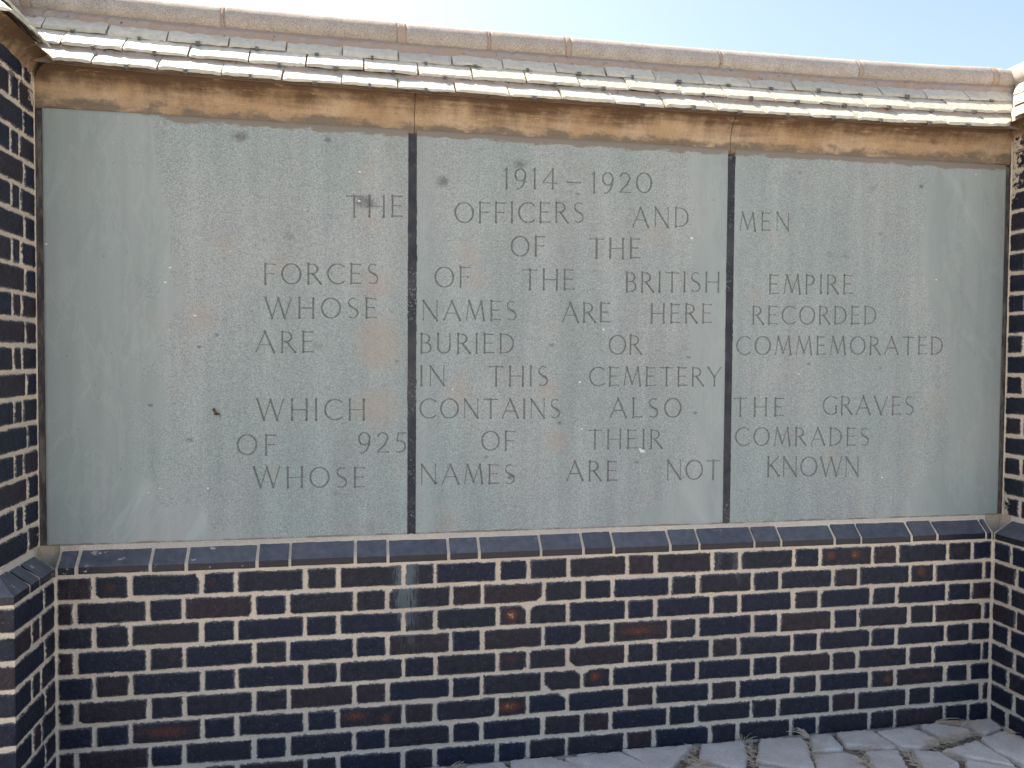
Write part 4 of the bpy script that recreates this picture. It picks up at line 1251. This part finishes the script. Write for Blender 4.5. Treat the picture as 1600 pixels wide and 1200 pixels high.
# ------------------------------------------------------------------ dry grass and small finds
def blade(mb, pts, w0, w1):
    n = len(pts); vs = []; prev = None
    for i, p in enumerate(pts):
        p = Vector(p); d = (Vector(pts[min(i + 1, n - 1)]) - Vector(pts[max(i - 1, 0)])).normalized()
        a = d.cross(Vector((.13, .31, .94))); a = a.normalized() if a.length > 1e-4 else Vector((1, 0, 0)); b = d.cross(a)
        w = w0 + (w1 - w0) * i / (n - 1)
        for q in range(3):
            an = 2.094 * q
            vs.append(tuple(p + (a * math.cos(an) + b * math.sin(an)) * w))
    fs = [(i * 3 + q, i * 3 + (q + 1) % 3, (i + 1) * 3 + (q + 1) % 3, (i + 1) * 3 + q) for i in range(n - 1) for q in range(3)]
    mb.add(vs, fs)
def straw(mb, c, r, L, ang, lift, w=.0011, bend=.5):
    pts = []; a = ang; p = Vector(c)
    n = 6
    for i in range(n + 1):
        pts.append(tuple(p))
        a += r.uniform(-bend, bend) * .5
        e = lift * (1 - i / n * 1.3)
        p = p + Vector((math.cos(a) * math.cos(e), math.sin(a) * math.cos(e), math.sin(e))) * (L / n)
        p.z = max(p.z, .002)
    blade(mb, pts, w, w * .45)
def tuft(px0, px1, count, label, Lr, lift, seed, ang=None, spread=3.2, z=.016, w=.0011, cat='dry grass', width=.012):
    r = random.Random(seed); mb = MB()
    a = on_plane(*px0, 2, z); b = on_plane(*px1, 2, z)
    for _ in range(count):
        s = r.random(); c = a + (b - a) * s
        c = (c[0] + r.gauss(0, width), min(c[1] + r.gauss(0, width), -.004), z + r.uniform(-.006, .006))
        th = (ang if ang is not None else math.atan2(b[1] - a[1], b[0] - a[0])) + r.uniform(-spread, spread)
        straw(mb, c, r, r.uniform(*Lr), th, r.uniform(*lift), w * r.uniform(.7, 1.3))
    c0 = (a + b) / 2
    t = link('dry_grass_tuft', mb.v, mb.f, M['straw'], None, True)
    t.location = (0, 0, 0)
    t['label'] = label; t['category'] = cat; t['group'] = 'dry grass in the paving joints'
    return t
tuft((1258, 1148), (1262, 1154), 16, 'upright pale sprig of dry grass leaning against the bottom brick course', (.05, .10), (.2, 1.0), 1, 2.3, .8, width=.005)
tuft((1268, 1160), (1275, 1192), 46, 'narrow line of dry grass along the joint below the upright sprig', (.02, .05), (0, .3), 2)
tuft((1455, 1124), (1500, 1136), 42, 'long combed bunch of pale straw lying on the stone nearest the right corner', (.06, .13), (.0, .35), 3, -.35, .35, width=.008)
tuft((1450, 1166), (1482, 1154), 95, 'thick matted heap of straw between the paving stones, largest of all', (.02, .05), (0, .5), 4, width=.012)
tuft((1482, 1154), (1526, 1143), 85, 'reddish matted straw filling the joint next to the right corner stone', (.02, .045), (0, .4), 5, width=.009)
tuft((1345, 1186), (1362, 1200), 60, 'yellow tuft of dry grass at the bottom edge of the picture', (.02, .05), (0, .8), 6, width=.009)
tuft((1412, 1172), (1440, 1200), 70, 'straw packed in the slanting joint right of the yellow tuft', (.015, .04), (0, .3), 7, width=.006)
tuft((1074, 1188), (1108, 1194), 60, 'loose swirl of straw in front of the square stone at the wall foot', (.03, .07), (0, .4), 8, width=.01)
tuft((1170, 1165), (1178, 1196), 75, 'short dry grass packed between the two squarest stones', (.015, .045), (0, .6), 9, width=.008)
tuft((1150, 1157), (1168, 1160), 10, 'few thin stalks leaning on the bricks above the square stone', (.03, .07), (.2, 1.0), 10, .9, .7, width=.006)
tuft((1078, 1166), (1086, 1176), 30, 'small crumb of dry grass in the notch left of the square stone', (.012, .03), (0, .5), 11, width=.006)
tuft((706, 1197), (722, 1192), 12, 'thin dark twiggy grass by the leftmost small stone', (.03, .06), (.1, .6), 12, .5, .6, width=.004)
tuft((1575, 1140), (1590, 1150), 35, 'dry crumbs of grass at the foot of the right side wall', (.012, .03), (0, .5), 13, width=.008)
tuft((1480, 1176), (1505, 1182), 30, 'thin straw along the joint below the matted heap', (.015, .035), (0, .3), 14, width=.005)
tuft((1375, 1166), (1350, 1171), 20, 'sparse straw in the joint under the narrow wedge stone', (.015, .035), (0, .3), 15, width=.005)
# loose litter nobody could count
r = random.Random(77); mb = MB()
for _ in range(2600):
    x, y = r.uniform(.9, 3.5), -abs(r.gauss(0, .22)) - .004
    if any(inside((x, y), s) for s in shown) and r.random() > .035: continue
    z = .014 if any(inside((x, y), s) for s in shown) else -.002
    straw(mb, (x, y, z), r, r.uniform(.008, .03), r.uniform(0, 6.3), r.uniform(0, .3), .0007)
o = link('straw_litter', mb.v, mb.f, M['straw'], None, True)
o['kind'] = 'stuff'; o['label'] = 'scattered bits of dry straw in the joints of the paving'; o['category'] = 'straw'

# curled stalk caught on the ridge
mb = MB()
p = on_plane(67, 29, 1, .145); q = on_plane(72, 21, 1, .143); s = on_plane(80, 17.5, 1, .145)
blade(mb, [tuple(p), tuple(p.__mul__(.5) + q * .5 + np.array([-.002, 0, .002])), tuple(q), tuple(q * .5 + s * .5 + np.array([0, 0, .003])), tuple(s)], .0014, .0008)
o = link('straw_stalk', mb.v, mb.f, M['straw'], None, True)
o['label'] = 'single curled straw stalk caught under the ridge stone near the left end'; o['category'] = 'straw'
# dark dried scrap stuck on the left slab
mb = MB(); r = random.Random(8)
def bit(px, py, rx, rz, ry=.004):
    c = on_plane(px, py, 1, YP - .004); vs = []; fs = []
    n, m = 10, 6
    for i in range(m + 1):
        for j in range(n):
            la = math.pi * i / m; lo = 2 * math.pi * j / n; k = 1 + r.uniform(-.18, .18)
            vs.append((c[0] + rx * math.sin(la) * math.cos(lo) * k, c[1] + ry * math.sin(la) * math.sin(lo) * k, c[2] + rz * math.cos(la) * k))
    for i in range(m):
        for j in range(n): fs.append((i * n + j, i * n + (j + 1) % n, (i + 1) * n + (j + 1) % n, (i + 1) * n + j))
    mb.add(vs, fs)
bit(334.2, 640.5, .0045, .006); bit(336, 643.6, .0045, .0045); bit(339, 646.8, .006, .004); bit(336, 647.4, .0035, .0025); bit(341.5, 646.4, .004, .002)
a = [on_plane(x, y, 1, YP - .004) for x, y in ((341, 646.3), (343.2, 647.2), (343.8, 650), (343.4, 653.5))]
blade(mb, [tuple(v) for v in a], .0013, .0009)
o = link('dried_scrap', mb.v, mb.f, M['scrap'], None, True)
o['label'] = 'tiny dark dried scrap with a hooked stem stuck on the left slab'; o['category'] = 'debris'
